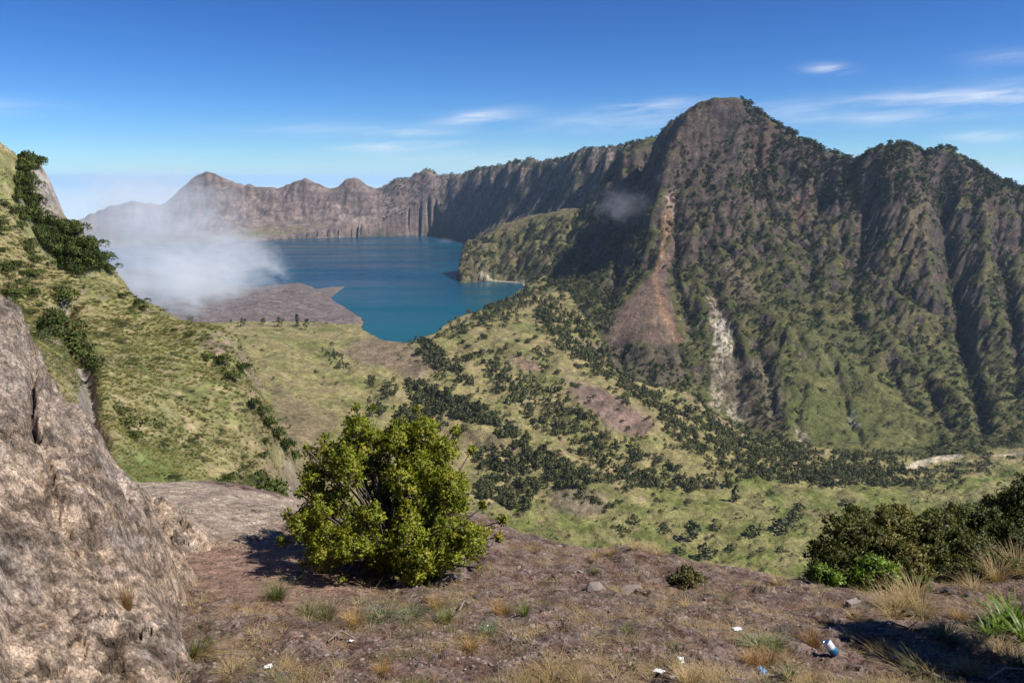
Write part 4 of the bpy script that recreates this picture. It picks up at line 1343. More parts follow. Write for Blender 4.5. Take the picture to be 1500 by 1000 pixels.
WOODS = [  # polygon, how many, min px height, max px height, crown mix
    ([(598, 500), (625, 500), (655, 525), (700, 560), (690, 568), (640, 545), (610, 525)], 260, 7, 12),
    ([(470, 512), (490, 518), (512, 535), (505, 550), (485, 540)], 36, 6, 10),
    ([(557, 558), (575, 560), (590, 580), (580, 590), (560, 582)], 34, 7, 12),
    ([(530, 552), (545, 555), (547, 572), (533, 570)], 12, 8, 13),
    ([(535, 592), (562, 592), (566, 610), (540, 610)], 26, 7, 13),
    ([(595, 558), (650, 572), (700, 596), (770, 640), (840, 690), (810, 700), (750, 655), (700, 622), (640, 600), (600, 590)], 760, 8, 14),
    ([(575, 602), (640, 598), (658, 630), (650, 645), (585, 640)], 210, 8, 15),
    ([(700, 655), (770, 668), (830, 690), (880, 710), (850, 725), (790, 712), (770, 752), (700, 735)], 620, 8, 15),
    ([(795, 430), (850, 465), (900, 545), (1000, 592), (1085, 640), (1120, 690), (1330, 690), (1345, 716), (1200, 708), (1080, 702), (1000, 655), (940, 590), (880, 550), (820, 515), (785, 460)], 2100, 6, 12),
    ([(1090, 640), (1200, 660), (1330, 668), (1335, 690), (1300, 715), (1200, 712), (1100, 700)], 900, 6, 11),
    ([(640, 496), (660, 482), (700, 460), (740, 440), (770, 425), (792, 440), (760, 460), (700, 480), (660, 500)], 420, 5, 9),
    ([(690, 520), (760, 545), (830, 585), (900, 640), (1000, 690), (1060, 715), (960, 720), (880, 690), (800, 640), (730, 585)], 850, 6, 12),
    ([(790, 340), (870, 320), (955, 330), (930, 420), (890, 490), (860, 450), (800, 415)], 1100, 4, 8),
    ([(676, 358), (736, 335), (800, 325), (870, 310), (860, 380), (780, 414), (700, 410), (676, 412)], 900, 3, 6),
    ([(1030, 600), (1060, 620), (1120, 650), (1180, 660), (1160, 690), (1090, 660), (1040, 630)], 260, 6, 11),
    ([(820, 690), (1000, 700), (1100, 690), (1110, 712), (950, 722), (850, 705)], 260, 6, 12),
    ([(1340, 690), (1400, 690), (1420, 710), (1380, 722), (1340, 720)], 140, 5, 9),
]
singles = []           # position, height, crown index, zone
mass = {k: [] for k in range(6)}
for zi, (poly, n, h0, h1) in enumerate(WOODS):
    P_, y, idx = pick_cells(visible & zone(poly) & (fbm(U * 70, W * 70, 2, seed=70 + zi) > -0.02), int(n * 1.0))
    hh = .76 * (h0 * .6 + (h1 * 1.15 - h0 * .6) * g4.random(len(y)) ** 1.5) * y / F
    for p, q in zip(P_, hh):
        k = int(g4.choice([0, 1, 2, 4], p=[.34, .3, .22, .14]))
        if zi in (1, 2, 3, 4, 6, 7) or (zi == 0 and g4.random() < .3):
            singles.append((p, q, k, zi))
        else:
            mass[k].append((p, q))
# loose scrub by ground type
wood_n = fbm(U * 38, W * 38, 3, seed=90)
for mask, n, h0, h1 in [
        (visible & (seg == 1) & (fan < .2) & (scar < .3) & ((lowg < .4) | (wood_n > .22)) & (n2 * .7 + n1 * .8 - .3 * relief > 0.02) & (PYg > 210), 9000, 2.5, 5.5),
        (visible & (seg == 1) & (H > 520) & (PXg > 1090) & (hid < .002) & (wood_n > -.1), 1500, 3.0, 6.0),
        (visible & (seg == 2) & (PXg > 560), 2600, 1.2, 2.6),
        (visible & (seg == 0) & (wood_n > 0.12) & (PXg > 600), 1500, 4, 9),
        (visible & (seg == 0) & (wood_n > 0.2) & (PXg <= 600), 170, 3, 7),
        (visible & (seg == 5) & (wood_n > 0.05), 900, 2.5, 7)]:
    P_, y, idx = pick_cells(mask, n)
    hh = (h0 + (h1 - h0) * g4.random(len(y)) ** 1.6) * y / F
    for p, q in zip(P_, hh):
        mass[int(g4.choice([5, 5, 3]) if p[1] > 2450 and p[0] > 300 else g4.choice([2, 3, 4], p=[.25, .4, .35]))].append((p, q))
# crest trees against the sky
sky_mask = visible & (seg == 1) & (PXg > 1085) & (PYg < np.interp(PXg, sky_x, sky_y) + 7)
P_, y, idx = pick_cells(sky_mask, 420)
for p, q in zip(P_, (4 + 4 * g4.random(len(y))) * y / F):
    mass[5].append((p, q))
P_, y, idx = pick_cells(visible & (seg >= 1) & (seg <= 2) & (PXg > 680) & (PXg < 1000) & (PYg < np.interp(PXg, sky_x, sky_y) + 5), 420)
for p, q in zip(P_, (1.3 + 2.0 * g4.random(len(y))) * y / F):
    mass[5].append((p, q))

ZONE_LABEL = {0: ('dark conifer in the strip of trees above the near lake shore', 'trees above the lake shore'), 1: ('dark conifer in the small grove high on the open grass slope', 'small grove on the open slope'),
              2: ('dark conifer in the round grove on the grass slope', 'round grove on the slope'), 3: ('slim dark conifer of the little clump on the grass slope', 'little clump on the slope'), 4: ('dark conifer in the clump right above the big bush', 'clump above the bush'),
              6: ('dark conifer in the dense grove just behind the big bush', 'grove behind the bush'), 7: ('dark conifer in the wood at the foot of the spurs', 'wood at the foot of the spurs')}
singles.sort(key=lambda s: -s[1] / s[0][1])
for i, (p, q, k, zi) in enumerate(singles):
    if i < 290:
        lb, gr = ZONE_LABEL[zi]
        far_tree('conifer_tree', p, q, k, 0.65 + 0.6 * g4.random(), lb, 'tree', gr, g4.random() * 6.28)
    else:
        mass[k].append((p, q))
first = {}
for o in list(bpy.data.objects):
    if o.name.startswith('crown') and o.data in CROWNS:
        first.setdefault(CROWNS.index(o.data), o)

# single trees and bushes that stand out on the meadow (photo foot x, y, height, width / height, crown)
MEADOW = [
    (1013, 790, 30, 1.1, 2, 'spreading dark tree standing alone in the middle of the meadow'), (1034, 818, 26, 1.1, 3, 'bright green bush just beyond the ledge in the meadow'),
    (992, 812, 18, 1.1, 4, 'low dark bush beside the bright green bush beyond the ledge'), (1070, 806, 15, 1.3, 3, 'small bush between the bright bush and the meadow thicket'),
    (1103, 784, 20, 1.3, 4, 'broad dark bush in the meadow thicket, nearer the lone tree'), (1142, 779, 26, 1.2, 4, 'tallest dark bush of the meadow thicket'), (1165, 762, 16, 1.4, 4, 'small dark bush behind the meadow thicket'),
    (929, 768, 17, 1.0, 2, 'small dark tree on the meadow below the round knoll'), (911, 775, 9, 1.6, 4, 'low bush beside the small tree below the knoll'), (974, 777, 10, 1.7, 4, 'flat dark bush left of the lone meadow tree'),
    (1047, 777, 12, 1.6, 4, 'flat dark bush right of the lone meadow tree'), (1142, 808, 11, 1.2, 3, 'round green bush in front of the meadow thicket'), (1100, 815, 9, 1.2, 4, 'little dark bush near the ledge below the meadow thicket'),
    (1169, 745, 12, 1.4, 4, 'dark bush on the far flat meadow beneath the cliff'), (1076, 735, 26, .9, 0, 'tall dark conifer at the wood edge where the meadow begins'), (1067, 715, 20, .9, 1, 'dark conifer behind the tall one at the wood edge'),
    (851, 724, 10, 1.2, 4, 'round bush on top of the bare knoll'), (828, 727, 7, 1.0, 4, 'little bush on the left shoulder of the bare knoll'), (899, 744, 10, 1.0, 2, 'small tree at the right foot of the bare knoll'),
    (1008, 737, 9, 1.3, 4, 'small bush at the edge of the far meadow'), (1240, 740, 11, 1.3, 4, 'dark bush above the right thicket on the meadow'), (1130, 690, 16, .8, 0, 'slim conifer at the upper edge of the flat green field'),
    (1112, 168, 9, .9, 5, 'dark tree on the crest just right of the summit'), (280, 474, 15, 1.0, 2, 'hazy tree at the edge of the mist'), (357, 478, 13, 1.0, 2, 'first grey tree right of the mist on the lava edge'), (411, 478, 14, 1.1, 2, 'round dark tree where grass meets lava'), (436, 477, 16, .7, 0, 'slim dark tree next to the round one at the lava edge'),
    (449, 482, 16, .8, 1, 'last dark tree of the row at the lava edge'), (386, 475, 11, .9, 2, 'small tree in the row at the lava edge')]


def first_hit_far(px, py):
    u, k = ratio(px, py)
    w = np.linspace(W0 + .01, W1 - .01, 5000); y = np.exp(w)
    d = CAMZ + k * y - ground_far(np.full_like(w, u), w)
    j = int(np.argmax(d <= 0))
    return Vector((u * y[j], y[j], float(ground_far(np.array([u]), np.array([w[j]]))[0])))


for (x, y, h, wd, k, lb) in MEADOW:
    p = first_hit_far(x, y)
    hh = h * p.y / F
    far_tree('bush' if k in (3, 4) else 'tree', p, hh, k, wd, lb, 'bush' if k in (3, 4) else 'tree', 'trees and bushes scattered over the meadow' if x > 500 else 'row of trees along the lava edge', g4.random() * 6.28)
for k, lst in mass.items():
    if not lst:
        continue
    if k not in first:
        for o in list(bpy.data.objects):
            if o.type == 'MESH' and o.data == CROWNS[k]:
                first[k] = o; break
    pts = np.array([q[0] for q in lst]); hh = np.array([q[1] for q in lst])
    wd = (0.65 if k < 3 else 0.85) + 0.6 * g4.random(len(hh))
    o = scatter('forest', pts, first[k], np.stack([hh * wd, hh * wd, hh], 1), g4.random(len(hh)) * 6.28)
    props(o, 'dark wood and scrub covering the far slopes and gullies', 'forest', kind='stuff')
print('far trees', {k: len(v) for k, v in mass.items()}, 'singles', len(singles))
# ------------------------------------------------------------------ bushes and tussocks on the left hillside
g5 = np.random.default_rng(55)


def leafy_ball(name, seed, n, mat, flat=.8, leaf=.16):
    g = np.random.default_rng(seed)
    k = 7
    cen = g.normal(size=(k, 3)) * np.array([.28, .28, .16]) + np.array([0, 0, .42]); rad = .22 + .16 * g.random(k)
    i = g.integers(0, k, n); d = g.normal(size=(n, 3)); d /= np.linalg.norm(d, axis=1, keepdims=True)
    d[:, 2] = np.where(d[:, 2] < -.3, -d[:, 2], d[:, 2])
    pos = cen[i] + d * (rad[i] * (.6 + .45 * g.random(n)))[:, None]
    pos[:, 2] = np.maximum(pos[:, 2] * flat, .02)
    V, Fc = quad_cloud(pos, d + g.normal(size=(n, 3)) * .6 + np.array([0, 0, .5]), leaf * (.6 + .7 * g.random(n)), g, .7, d + np.array([0, 0, .3]))
    me = mesh_np(name, V, Fc, True)
    nd = (d + g.normal(size=d.shape) * .35).repeat(4, 0); nd /= np.linalg.norm(nd, axis=1, keepdims=True)
    me.normals_split_custom_set_from_vertices([tuple(x) for x in nd])
    me.materials.append(mat)
    return me


HILL_LEAF = mat_leaf('hill_bush_leaves', (.040, .062, .014), (.110, .138, .032), .2, 4.0, .7)
HILL_LEAF2 = mat_leaf('hill_scrub_leaves', (.060, .078, .026), (.140, .156, .052), .2, 4.0, .7)
BALLS = [leafy_ball('foliage', 1, 800, HILL_LEAF, 1.0, .11), leafy_ball('foliage', 2, 800, HILL_LEAF, 1.0, .11), leafy_ball('foliage', 3, 700, HILL_LEAF2, .8, .11)]
v, f = tube([(0, 0, -.05), (.03, 0, .2), (.12, .05, .45)], [.03, .022, .01]); v2, f2 = tube([(0, 0, -.05), (-.06, .02, .2), (-.16, -.08, .42)], [.025, .018, .008])
STEMS = mesh_np('stems', *join([(v, f), (v2, f2)])); STEMS.materials.append(BARK)


def hill_bush(px, py, hpx, ball, wd, label, group):
    p = hill_f.hit(px, py, 40, 300)
    if p is None:
        return
    h = hpx * p.y / F
    t = empty('hillside_bush', p, g5.random() * 6.28); t.scale = (h * wd, h * wd, h)
    link('foliage', BALLS[ball], None, t); link('stems', STEMS, None, t)
    props(t, label, 'bush', group)


GB = 'bushes on the grassy hillside'
for (x, y, h, k, wd, lb) in [
        (75, 492, 36, 0, 1.2, 'dark green bush above the near rock, highest of its cluster'), (100, 512, 38, 1, 1.2, 'dark green bush in the middle of the cluster above the near rock'), (122, 535, 42, 0, 1.1, 'largest dark bush of the cluster beside the cleft'),
        (60, 500, 24, 2, 1.3, 'pale green low bush at the left of the cluster above the rock'), (135, 548, 30, 1, 1.0, 'dark bush leaning over the rocky cleft'), (90, 452, 28, 0, 1.3, 'dark bush on the slope over the cluster'),
        (80, 470, 22, 1, 1.2, 'small dark bush between the upper bush and the cluster'), (190, 630, 34, 2, 1.1, 'greyish bush in the middle of the grassy slope'), (200, 648, 20, 0, 1.3, 'low dark bush at the foot of the greyish bush'),
        (178, 608, 22, 2, 1.2, 'pale scrub above the greyish bush'), (335, 715, 26, 1, 1.4, 'round dark bush at the lower edge of the grass slope'), (393, 738, 46, 0, .95, 'bright dark-green bush at the end of the bare ledge'), (412, 742, 32, 1, 1.0, 'smaller bush leaning on the one at the end of the ledge'),
        (378, 710, 26, 1, 1.0, 'bush just above the one at the end of the ledge'),
        (330, 535, 20, 1, 1.5, 'dark bush on the slope edge against the valley, upper of two'), (345, 560, 22, 1, 1.3, 'dark bush on the slope edge against the valley, lower of two'), (355, 545, 16, 0, 1.4, 'small bush at the rocky slope edge'),
        (372, 600, 20, 0, 1.0, 'top bush of the row down the slope edge'), (385, 612, 20, 0, 1.0, 'second bush of the row down the slope edge'), (396, 628, 22, 0, 1.0, 'third bush of the row down the slope edge'), (408, 645, 24, 0, 1.0, 'fourth bush of the row down the slope edge'),
        (420, 662, 24, 0, 1.0, 'fifth bush of the row down the slope edge'), (432, 678, 22, 0, 1.0, 'lowest bush of the row down the slope edge'), (390, 652, 14, 1, 1.0, 'lone small bush left of the row down the edge'), (388, 672, 14, 1, 1.0, 'lone small bush below the other left of the row'),
        (178, 437, 9, 1, 1.4, 'dark little bush on the crest, nearest the mist'), (203, 448, 12, 1, 1.4, 'dark bush on the crest in front of the mist'), (212, 455, 10, 1, 1.3, 'dark bush next down the crest before the mist'), (280, 492, 9, 1, 1.6, 'low dark bush far down the crest'),
        (303, 530, 12, 0, 1.0, 'small dark bush on the upper slope near the crest'), (230, 625, 12, 2, 1.5, 'low pale bush in the open grass')]:
    hill_bush(x, y, h, k, wd, lb, GB)
# dense bushes on the shaded shoulder beneath the cliff
cnt = 0
for _ in range(700):
    x = g5.uniform(25, 165); y = g5.uniform(240, 415)
    if not bool(in_poly(np.array([x]), np.array([y]), [(28, 240), (62, 248), (50, 300), (62, 345), (85, 325), (110, 343), (150, 383), (165, 405), (110, 408), (75, 385), (45, 345), (22, 300)])[0]):
        continue
    if bool(in_poly(np.array([x]), np.array([y]), [(44, 252), (72, 244), (92, 300), (92, 338), (62, 326), (50, 296)])[0]):
        continue
    hill_bush(x, y, g5.uniform(13, 25), int(g5.integers(0, 2)), g5.uniform(.7, 1.1), 'dark green bush in the thicket on the shoulder below the pale cliff', 'thicket below the pale cliff')
    cnt += 1
    if cnt > 130:
        break
for _ in range(40):
    x = g5.uniform(0, 60); y = g5.uniform(300, 470)
    hill_bush(x, y, g5.uniform(7, 16), int(g5.choice([0, 1, 2])), g5.uniform(1.0, 1.8), 'small bush scattered over the steep grass at the left edge', 'small bushes on the steep grass at the left edge')


def blades(n, g, spread=.5, h=(.5, 1.0), bend=.5, width=.02, segs=3, lean=None):
    """a tuft of curved blades growing from the origin"""
    a = g.random(n) * 2 * np.pi; rr = np.sqrt(g.random(n)) * spread * .35
    base = np.stack([np.cos(a) * rr, np.sin(a) * rr, np.zeros(n) - .02], 1)
    out = np.stack([np.cos(a), np.sin(a), np.zeros(n)], 1) + g.normal(size=(n, 3)) * np.array([.5, .5, 0])
    if lean is not None:
        out = out * .5 + np.asarray(lean)
    L_ = g.uniform(h[0], h[1], n)
    bd = bend * g.uniform(.3, 1.3, n)
    side = np.stack([-out[:, 1], out[:, 0], np.zeros(n)], 1); side /= (np.linalg.norm(side, axis=1, keepdims=True) + 1e-9)
    V = np.zeros((n, segs + 1, 2, 3))
    for s in range(segs + 1):
        t = s / segs
        c = base + np.array([0, 0, 1]) * (L_ * t * (1 - .35 * bd * t))[:, None] + out * (L_ * bd * t * t + spread * .3 * t)[:, None]
        wv = side * (width * (1 - t * .92))[:, None] if not np.isscalar(width) else side * width * (1 - t * .92)
        V[:, s, 0] = c - wv; V[:, s, 1] = c + wv
    idx = np.arange(n * (segs + 1) * 2).reshape(n, segs + 1, 2)
    Fc = np.stack([idx[:, :-1, 0], idx[:, :-1, 1], idx[:, 1:, 1], idx[:, 1:, 0]], -1).reshape(-1, 4)
    return V.reshape(-1, 3), Fc


TUSSOCK = mat_leaf('tussock_grass', (.170, .165, .052), (.285, .250, .095), .2, 3.0, .85)
TUSSOCK_G = mat_leaf('green_herbs', (.070, .095, .028), (.165, .195, .060), .2, 3.0, .8)
v, f = blades(34, g5, .9, (.5, 1.0), .5, .05, 2)
tus_me = mesh_np('tussock', v, f); tus_me.materials.append(TUSSOCK)
v, f = blades(40, g5, 1.1, (.4, .8), .6, .07, 2)
tus2_me = mesh_np('tussock', v, f); tus2_me.materials.append(TUSSOCK_G)
lvis = (lhid < .004) & (LH > CAMZ - 90)


def tuss_points(n, thr, seed):
    m = lvis & (fbm(LX / 6, LY / 10, 3, seed=seed) > thr) & (rockf < .4)
    i = np.flatnonzero(m.ravel()); i = g5.choice(i, min(n, len(i)), replace=False)
    return np.stack([LX.ravel()[i], LY.ravel()[i], LH.ravel()[i]], 1)


for nm, me, n, thr, seed, s0, s1, px, py, lb in [('tussock', tus_me, 14000, -.25, 5, 3.0, 6.5, 262, 640, 'straw-green grass tussock in the middle of the hillside grass'), ('herb_clump', tus2_me, 4500, .02, 6, 3.0, 7.0, 232, 676, 'pale green herb clump low on the hillside above the ledge')]:
    p = hill_f.hit(px, py, 40, 300)
    src = link(nm, me); src.location = p; src.scale = (p.y / F * 9,) * 3
    props(src, lb, 'grass' if nm == 'tussock' else 'plant')
    P_ = tuss_points(n, thr, seed)
    sc = g5.uniform(s0, s1, len(P_)) * np.minimum(P_[:, 1], 130) / F * .9
    o = scatter('grass', P_, src, sc, g5.random(len(P_)) * 6.28)
    props(o, 'tufted grass covering the steep left hillside' if nm == 'tussock' else 'green herbs growing among the hillside tussocks', 'grass', kind='stuff')

# low scrub among the grass
src = [o for o in bpy.data.objects if o.type == 'MESH' and o.data == BALLS[2]][0]
P_ = tuss_points(650, .10, 8)
sc = g5.uniform(4, 10, len(P_)) * P_[:, 1] / F
o = scatter('scrub', P_, src, np.stack([sc * 1.3, sc * 1.3, sc * .8], 1), g5.random(len(P_)) * 6.28)
props(o, 'low green scrub dotted over the steep left hillside', 'scrub', kind='stuff')
# ------------------------------------------------------------------ foreground shrubs
g6 = np.random.default_rng(66)


def gh(px, py):
    p = ground_f.hit(px, py, 2.7, 17)
    return p if p is not None else at(px, py, 9)


def rosettes(tips, dirs, g, leaf, per=9, out=None):
    """small stiff leaves in whorls at the twig tips"""
    n = len(tips)
    d = dirs / (np.linalg.norm(dirs, axis=1, keepdims=True) + 1e-9)
    rnd = g.normal(size=(n, per, 3))
    ax = d[:, None] * g.uniform(.15, 1.0, (n, per, 1)) + (rnd - (rnd * d[:, None]).sum(-1, keepdims=True) * d[:, None]) * .75
    pos = tips[:, None] - d[:, None] * g.uniform(0, leaf * 1.6, (n, per, 1)) + rnd * leaf * .12
    sz = leaf * g.uniform(.6, 1.15, n * per)
    return quad_cloud(pos.reshape(-1, 3), ax.reshape(-1, 3), sz, g, .55, None if out is None else out.repeat(per, 0))


def shrub(name, label, base, lumps, n, leaf, mat, g, cat='bush', group=None, density_gap=.0, limb_r=.03, per=9, zmin=-.05):
    """base: world point; lumps: list of (world centre, radius)"""
    t = empty(name, base)
    cen = np.array([tuple(c - base) for c, r in lumps]); rad = np.array([r for c, r in lumps])
    p = rad ** 2 / (rad ** 2).sum()
    i = g.choice(len(rad), int(n * 1.9), p=p)
    d = g.normal(size=(len(i), 3)); d /= np.linalg.norm(d, axis=1, keepdims=True)
    d[:, 2] = np.where((d[:, 2] < -.35) & (g.random(len(i)) < .6), -d[:, 2], d[:, 2])
    wob = 1 + .5 * fbm(d[:, 0] * 2.1 + i * 3.3, d[:, 1] * 2.1 + d[:, 2] * 1.7, 2, seed=3)
    pos = cen[i] + d * (rad[i] * wob * (.45 + .75 * g.random(len(i)) ** .6))[:, None]
    q = pos / (rad.mean() * .55)
    gap = fbm(q[:, 0] + q[:, 2] * .6, q[:, 1] + q[:, 2] * 1.1, 3, seed=17 + len(lumps))
    ins = np.zeros(len(pos))
    for c, r in zip(cen, rad):
        ins = np.maximum(ins, 1 - np.linalg.norm(pos - c, axis=1) / r)
    ok = (gap > density_gap - .06) & ((ins < .5) | (g.random(len(pos)) < .12)) & (pos[:, 2] > zmin)
    pos = pos[ok][:n]; d = d[ok][:n]; i = i[ok][:n]
    V, Fc = rosettes(pos, d + np.array([0, 0, .55]), g, leaf, per, d + np.array([0, -.25, .45]))
    me = mesh_np('foliage', V, Fc, True)
    nd = (d + np.array([0, 0, .35])).repeat(per * 4, 0) + g.normal(size=(len(V) // 4, 3)).repeat(4, 0) * .55
    nd /= np.linalg.norm(nd, axis=1, keepdims=True)
    me.normals_split_custom_set_from_vertices([tuple(x) for x in nd])
    fo = link('foliage', me, mat, t); fo['kind'] = 'stuff'
    parts = []
    fork = np.array([0, 0, .12]) + cen.mean(0) * np.array([.12, .12, .1])
    parts.append(tube([(0, 0, -.12), tuple(fork * .5), tuple(fork)], [limb_r * 1.3, limb_r * 1.15, limb_r]))
    for c, r in zip(cen, rad):
        m = fork * .45 + c * .55 + g.normal(size=3) * np.array([.1, .1, .06]) * min(1, r * 3) - np.array([0, 0, .06])
        mid2 = (m + c) / 2 + g.normal(size=3) * .05 * min(1, r * 3)
        parts.append(tube([fork, (fork + m) / 2 + g.normal(size=3) * .04, m, mid2, c], [limb_r * .8, limb_r * .65, limb_r * .5, limb_r * .38, limb_r * .25]))
    pick = g.choice(len(pos), min(len(pos), (26 if len(rad) < 20 else 9) * len(rad)), replace=False)
    for k in pick:
        c = cen[i[k]]; a = c + (pos[k] - c) * .1 + g.normal(size=3) * .03; b = (a + pos[k]) / 2 + g.normal(size=3) * .035 * min(1, rad[i[k]] * 3)
        parts.append(tube([a, b, pos[k]], [limb_r * .2, limb_r * .13, limb_r * .07], 4))
    link('branches', mesh_np('branches', *join(parts)), BARK, t)
    props(t, label, cat, group)
    return t


def lump(px, py, rpx, depth):
    return (at(px, py, depth), rpx * depth / F)


BIG_LEAF = mat_leaf('shrub_leaves', (.090, .120, .010), (.260, .295, .026), .32, 9.0, .45, (.400, .335, .050))
DARK_LEAF = mat_leaf('thicket_leaves', (.040, .055, .012), (.118, .128, .028), .25, 7.0, .5, (.190, .165, .045))
LIME_LEAF = mat_leaf('fresh_leaves', (.060, .110, .012), (.150, .230, .025), .3, 8.0, .45)
BIG_OUT = [(497, 622), (520, 608), (548, 616), (575, 622), (598, 612), (628, 606), (645, 630), (680, 648), (690, 690), (700, 725), (688, 742), (728, 770), (722, 800), (695, 818), (668, 836), (640, 846), (618, 858), (590, 855), (560, 846), (520, 846), (470, 835), (436, 808), (424, 775), (440, 750), (428, 735), (445, 700), (452, 668), (478, 652)]
BIG = []
for _ in range(9000):
    x = g6.uniform(420, 732); y = g6.uniform(600, 862); r = g6.uniform(13, 27)
    if not bool(in_poly(np.array([x]), np.array([y]), BIG_OUT)[0]) or float(poly_dist(np.array([x]), np.array([y]), BIG_OUT)[0]) < r * .62:
        continue
    if (x - 505) ** 2 / 20 ** 2 + (y - 712) ** 2 / 14 ** 2 < 1:
        continue
    k = math.sqrt(max(0, 1 - ((x - 580) / 165) ** 2 - ((y - 745) / 140) ** 2))
    d = 8.15 + (745 - y) * .0062 + g6.uniform(-.8, .8) * k
    c_, r_ = lump(x, y, r, d)
    if any((c_ - q[0]).length < .46 * (r_ + q[1]) for q in BIG):
        continue
    BIG.append((c_, r_))
    if len(BIG) > 135:
        break
for x, y, r in [(545, 600, 8), (522, 598, 7), (474, 642, 9), (448, 655, 7), (414, 792, 9), (420, 752, 8), (738, 762, 9), (732, 786, 8), (703, 832, 8), (642, 862, 9), (600, 866, 8), (438, 722, 8), (668, 630, 9), (690, 660, 8), (612, 600, 7), (708, 742, 8), (500, 852, 8), (446, 826, 8)]:
    BIG.append(lump(x, y, r, 8.15 + (745 - y) * .0062))
print('bush lumps', len(BIG))
shrub('shrub', 'big rounded yellow-green bush growing on the ledge', gh(585, 832), BIG, 13000, .036, BIG_LEAF, g6, 'bush', None, .02, .026, 9, -.3)
GT = 'thicket along the right edge of the ledge'
for lb, base, lumps, n, mt in [
        ('dark bush at the left end of the thicket, overhanging the drop', (1242, 866), [(1232, 778, 26, 9.9), (1210, 812, 26, 9.8), (1256, 765, 24, 10.1), (1266, 800, 32, 9.8), (1232, 826, 30, 9.5), (1200, 840, 20, 9.4), (1262, 838, 28, 9.2), (1225, 850, 18, 9.0)], 2300, DARK_LEAF),
        ('second dark bush of the thicket from its left end', (1322, 868), [(1302, 768, 26, 10.1), (1336, 786, 30, 9.9), (1296, 805, 30, 9.7), (1330, 825, 32, 9.4), (1300, 842, 24, 9.1), (1345, 846, 22, 9.0), (1318, 758, 18, 10.3)], 2200, DARK_LEAF),
        ('dark bush with grey twigs in the middle of the thicket', (1388, 866), [(1374, 778, 30, 9.9), (1405, 764, 26, 10.2), (1365, 812, 30, 9.6), (1410, 806, 32, 9.6), (1386, 838, 28, 9.2), (1418, 842, 24, 9.1)], 2100, DARK_LEAF),
        ('olive bush in the thicket just before its right end', (1452, 860), [(1444, 770, 28, 10.1), (1470, 748, 28, 10.4), (1438, 806, 30, 9.7), (1478, 796, 34, 9.7), (1452, 836, 28, 9.2), (1480, 836, 22, 9.1)], 2100, DARK_LEAF),
        ('tallest olive bush of the thicket at the right edge', (1515, 854), [(1498, 744, 32, 10.2), (1535, 735, 48, 10.3), (1508, 785, 40, 9.9), (1560, 790, 50, 10), (1515, 826, 34, 9.4)], 2200, DARK_LEAF)]:
    c_ = sum((lump(*q)[0] for q in lumps), Vector()) / len(lumps)
    b_ = Vector((c_.x, c_.y, float(ground_f.z(np.array([c_.x]), np.array([c_.y]))[0])))
    shrub('thicket_bush', lb, b_, [lump(*q) for q in lumps], n, .042, mt, g6, 'bush', GT, .0, .014, 9, -1.0)
for lb, base, lumps, n, lf in [
        ('low bright green bush at the left foot of the thicket', (1205, 862), [(1202, 843, 17, 8.7), (1220, 850, 14, 8.6)], 260, .05),
        ('bright green leafy bush in front of the thicket', (1290, 864), [(1280, 838, 24, 8.7), (1302, 846, 20, 8.6), (1262, 850, 16, 8.6)], 480, .05),
        ('small bright green plant at the foot of the thicket', (1340, 866), [(1338, 855, 14, 8.4), (1352, 858, 11, 8.3)], 160, .045)]:
    c_ = sum((lump(*q)[0] for q in lumps), Vector()) / len(lumps)
    b_ = Vector((c_.x, c_.y, float(ground_f.z(np.array([c_.x]), np.array([c_.y]))[0])))
    shrub('green_bush', lb, b_, [lump(*q) for q in lumps], n, lf, LIME_LEAF, g6, 'bush', 'bright bushes before the thicket', .0, .008, 9, -.3)
OLIVE = mat_leaf('olive_leaves', (.050, .055, .018), (.140, .130, .045), .2, 8.0, .6)
shrub('round_shrub', 'small round olive shrub at the rim of the bare ledge', gh(1008, 856), [lump(1005, 845, 16, 8.2), lump(990, 850, 11, 8.15), lump(1022, 850, 12, 8.15), lump(1006, 855, 13, 8.0)], 520, .032, OLIVE, g6, 'bush', None, .0, .006, 9, -.1)
# bushes just outside the picture on the right that shade the corner of the ledge
sb = Vector((4.75, 5.05, float(ground_f.z(np.array([4.15]), np.array([5.05]))[0])))
shrub('tall_bush', 'tall leafy bush just beyond the right edge whose shade falls on the dry grass', sb, [(sb + Vector(q), r) for q, r in [((-.25, .1, 1.5), .42), ((.2, -.3, 1.9), .5), ((-.35, -.45, 1.25), .36), ((.3, .4, 2.1), .45), ((-.1, .5, 1.7), .4), ((0, -.2, 1.0), .4), ((-.5, .35, 1.1), .3)]], 2600, .07, DARK_LEAF, g6, 'bush', None, .0, .03)

# ------------------------------------------------------------------ grass tufts and small plants on the ledge
STRAW = mat_leaf('straw', (.260, .175, .070), (.480, .360, .180), .25, 6.0, .7)
GOLD = mat_leaf('golden_dry_grass', (.220, .120, .035), (.420, .260, .090), .25, 6.0, .7)
GREENB = mat_leaf('green_blades', (.075, .105, .020), (.190, .230, .055), .3, 6.0, .5)
DULL = mat_leaf('dull_green_weeds', (.085, .090, .035), (.190, .180, .075), .25, 6.0, .7)
SAGE = mat_leaf('grey_green_weeds', (.110, .130, .070), (.240, .260, .150), .25, 6.0, .7)
TUFT_ME = {}


def tuft_mesh(key, n, h, bend, width, mat, lean=None, seed=1, spread=.5):
    if key not in TUFT_ME:
        g = np.random.default_rng(seed)
        v, f = blades(n, g, spread, h, bend, width, 4, lean)
        me = mesh_np(key, v, f); me.materials.append(mat); TUFT_ME[key] = me
    return TUFT_ME[key]


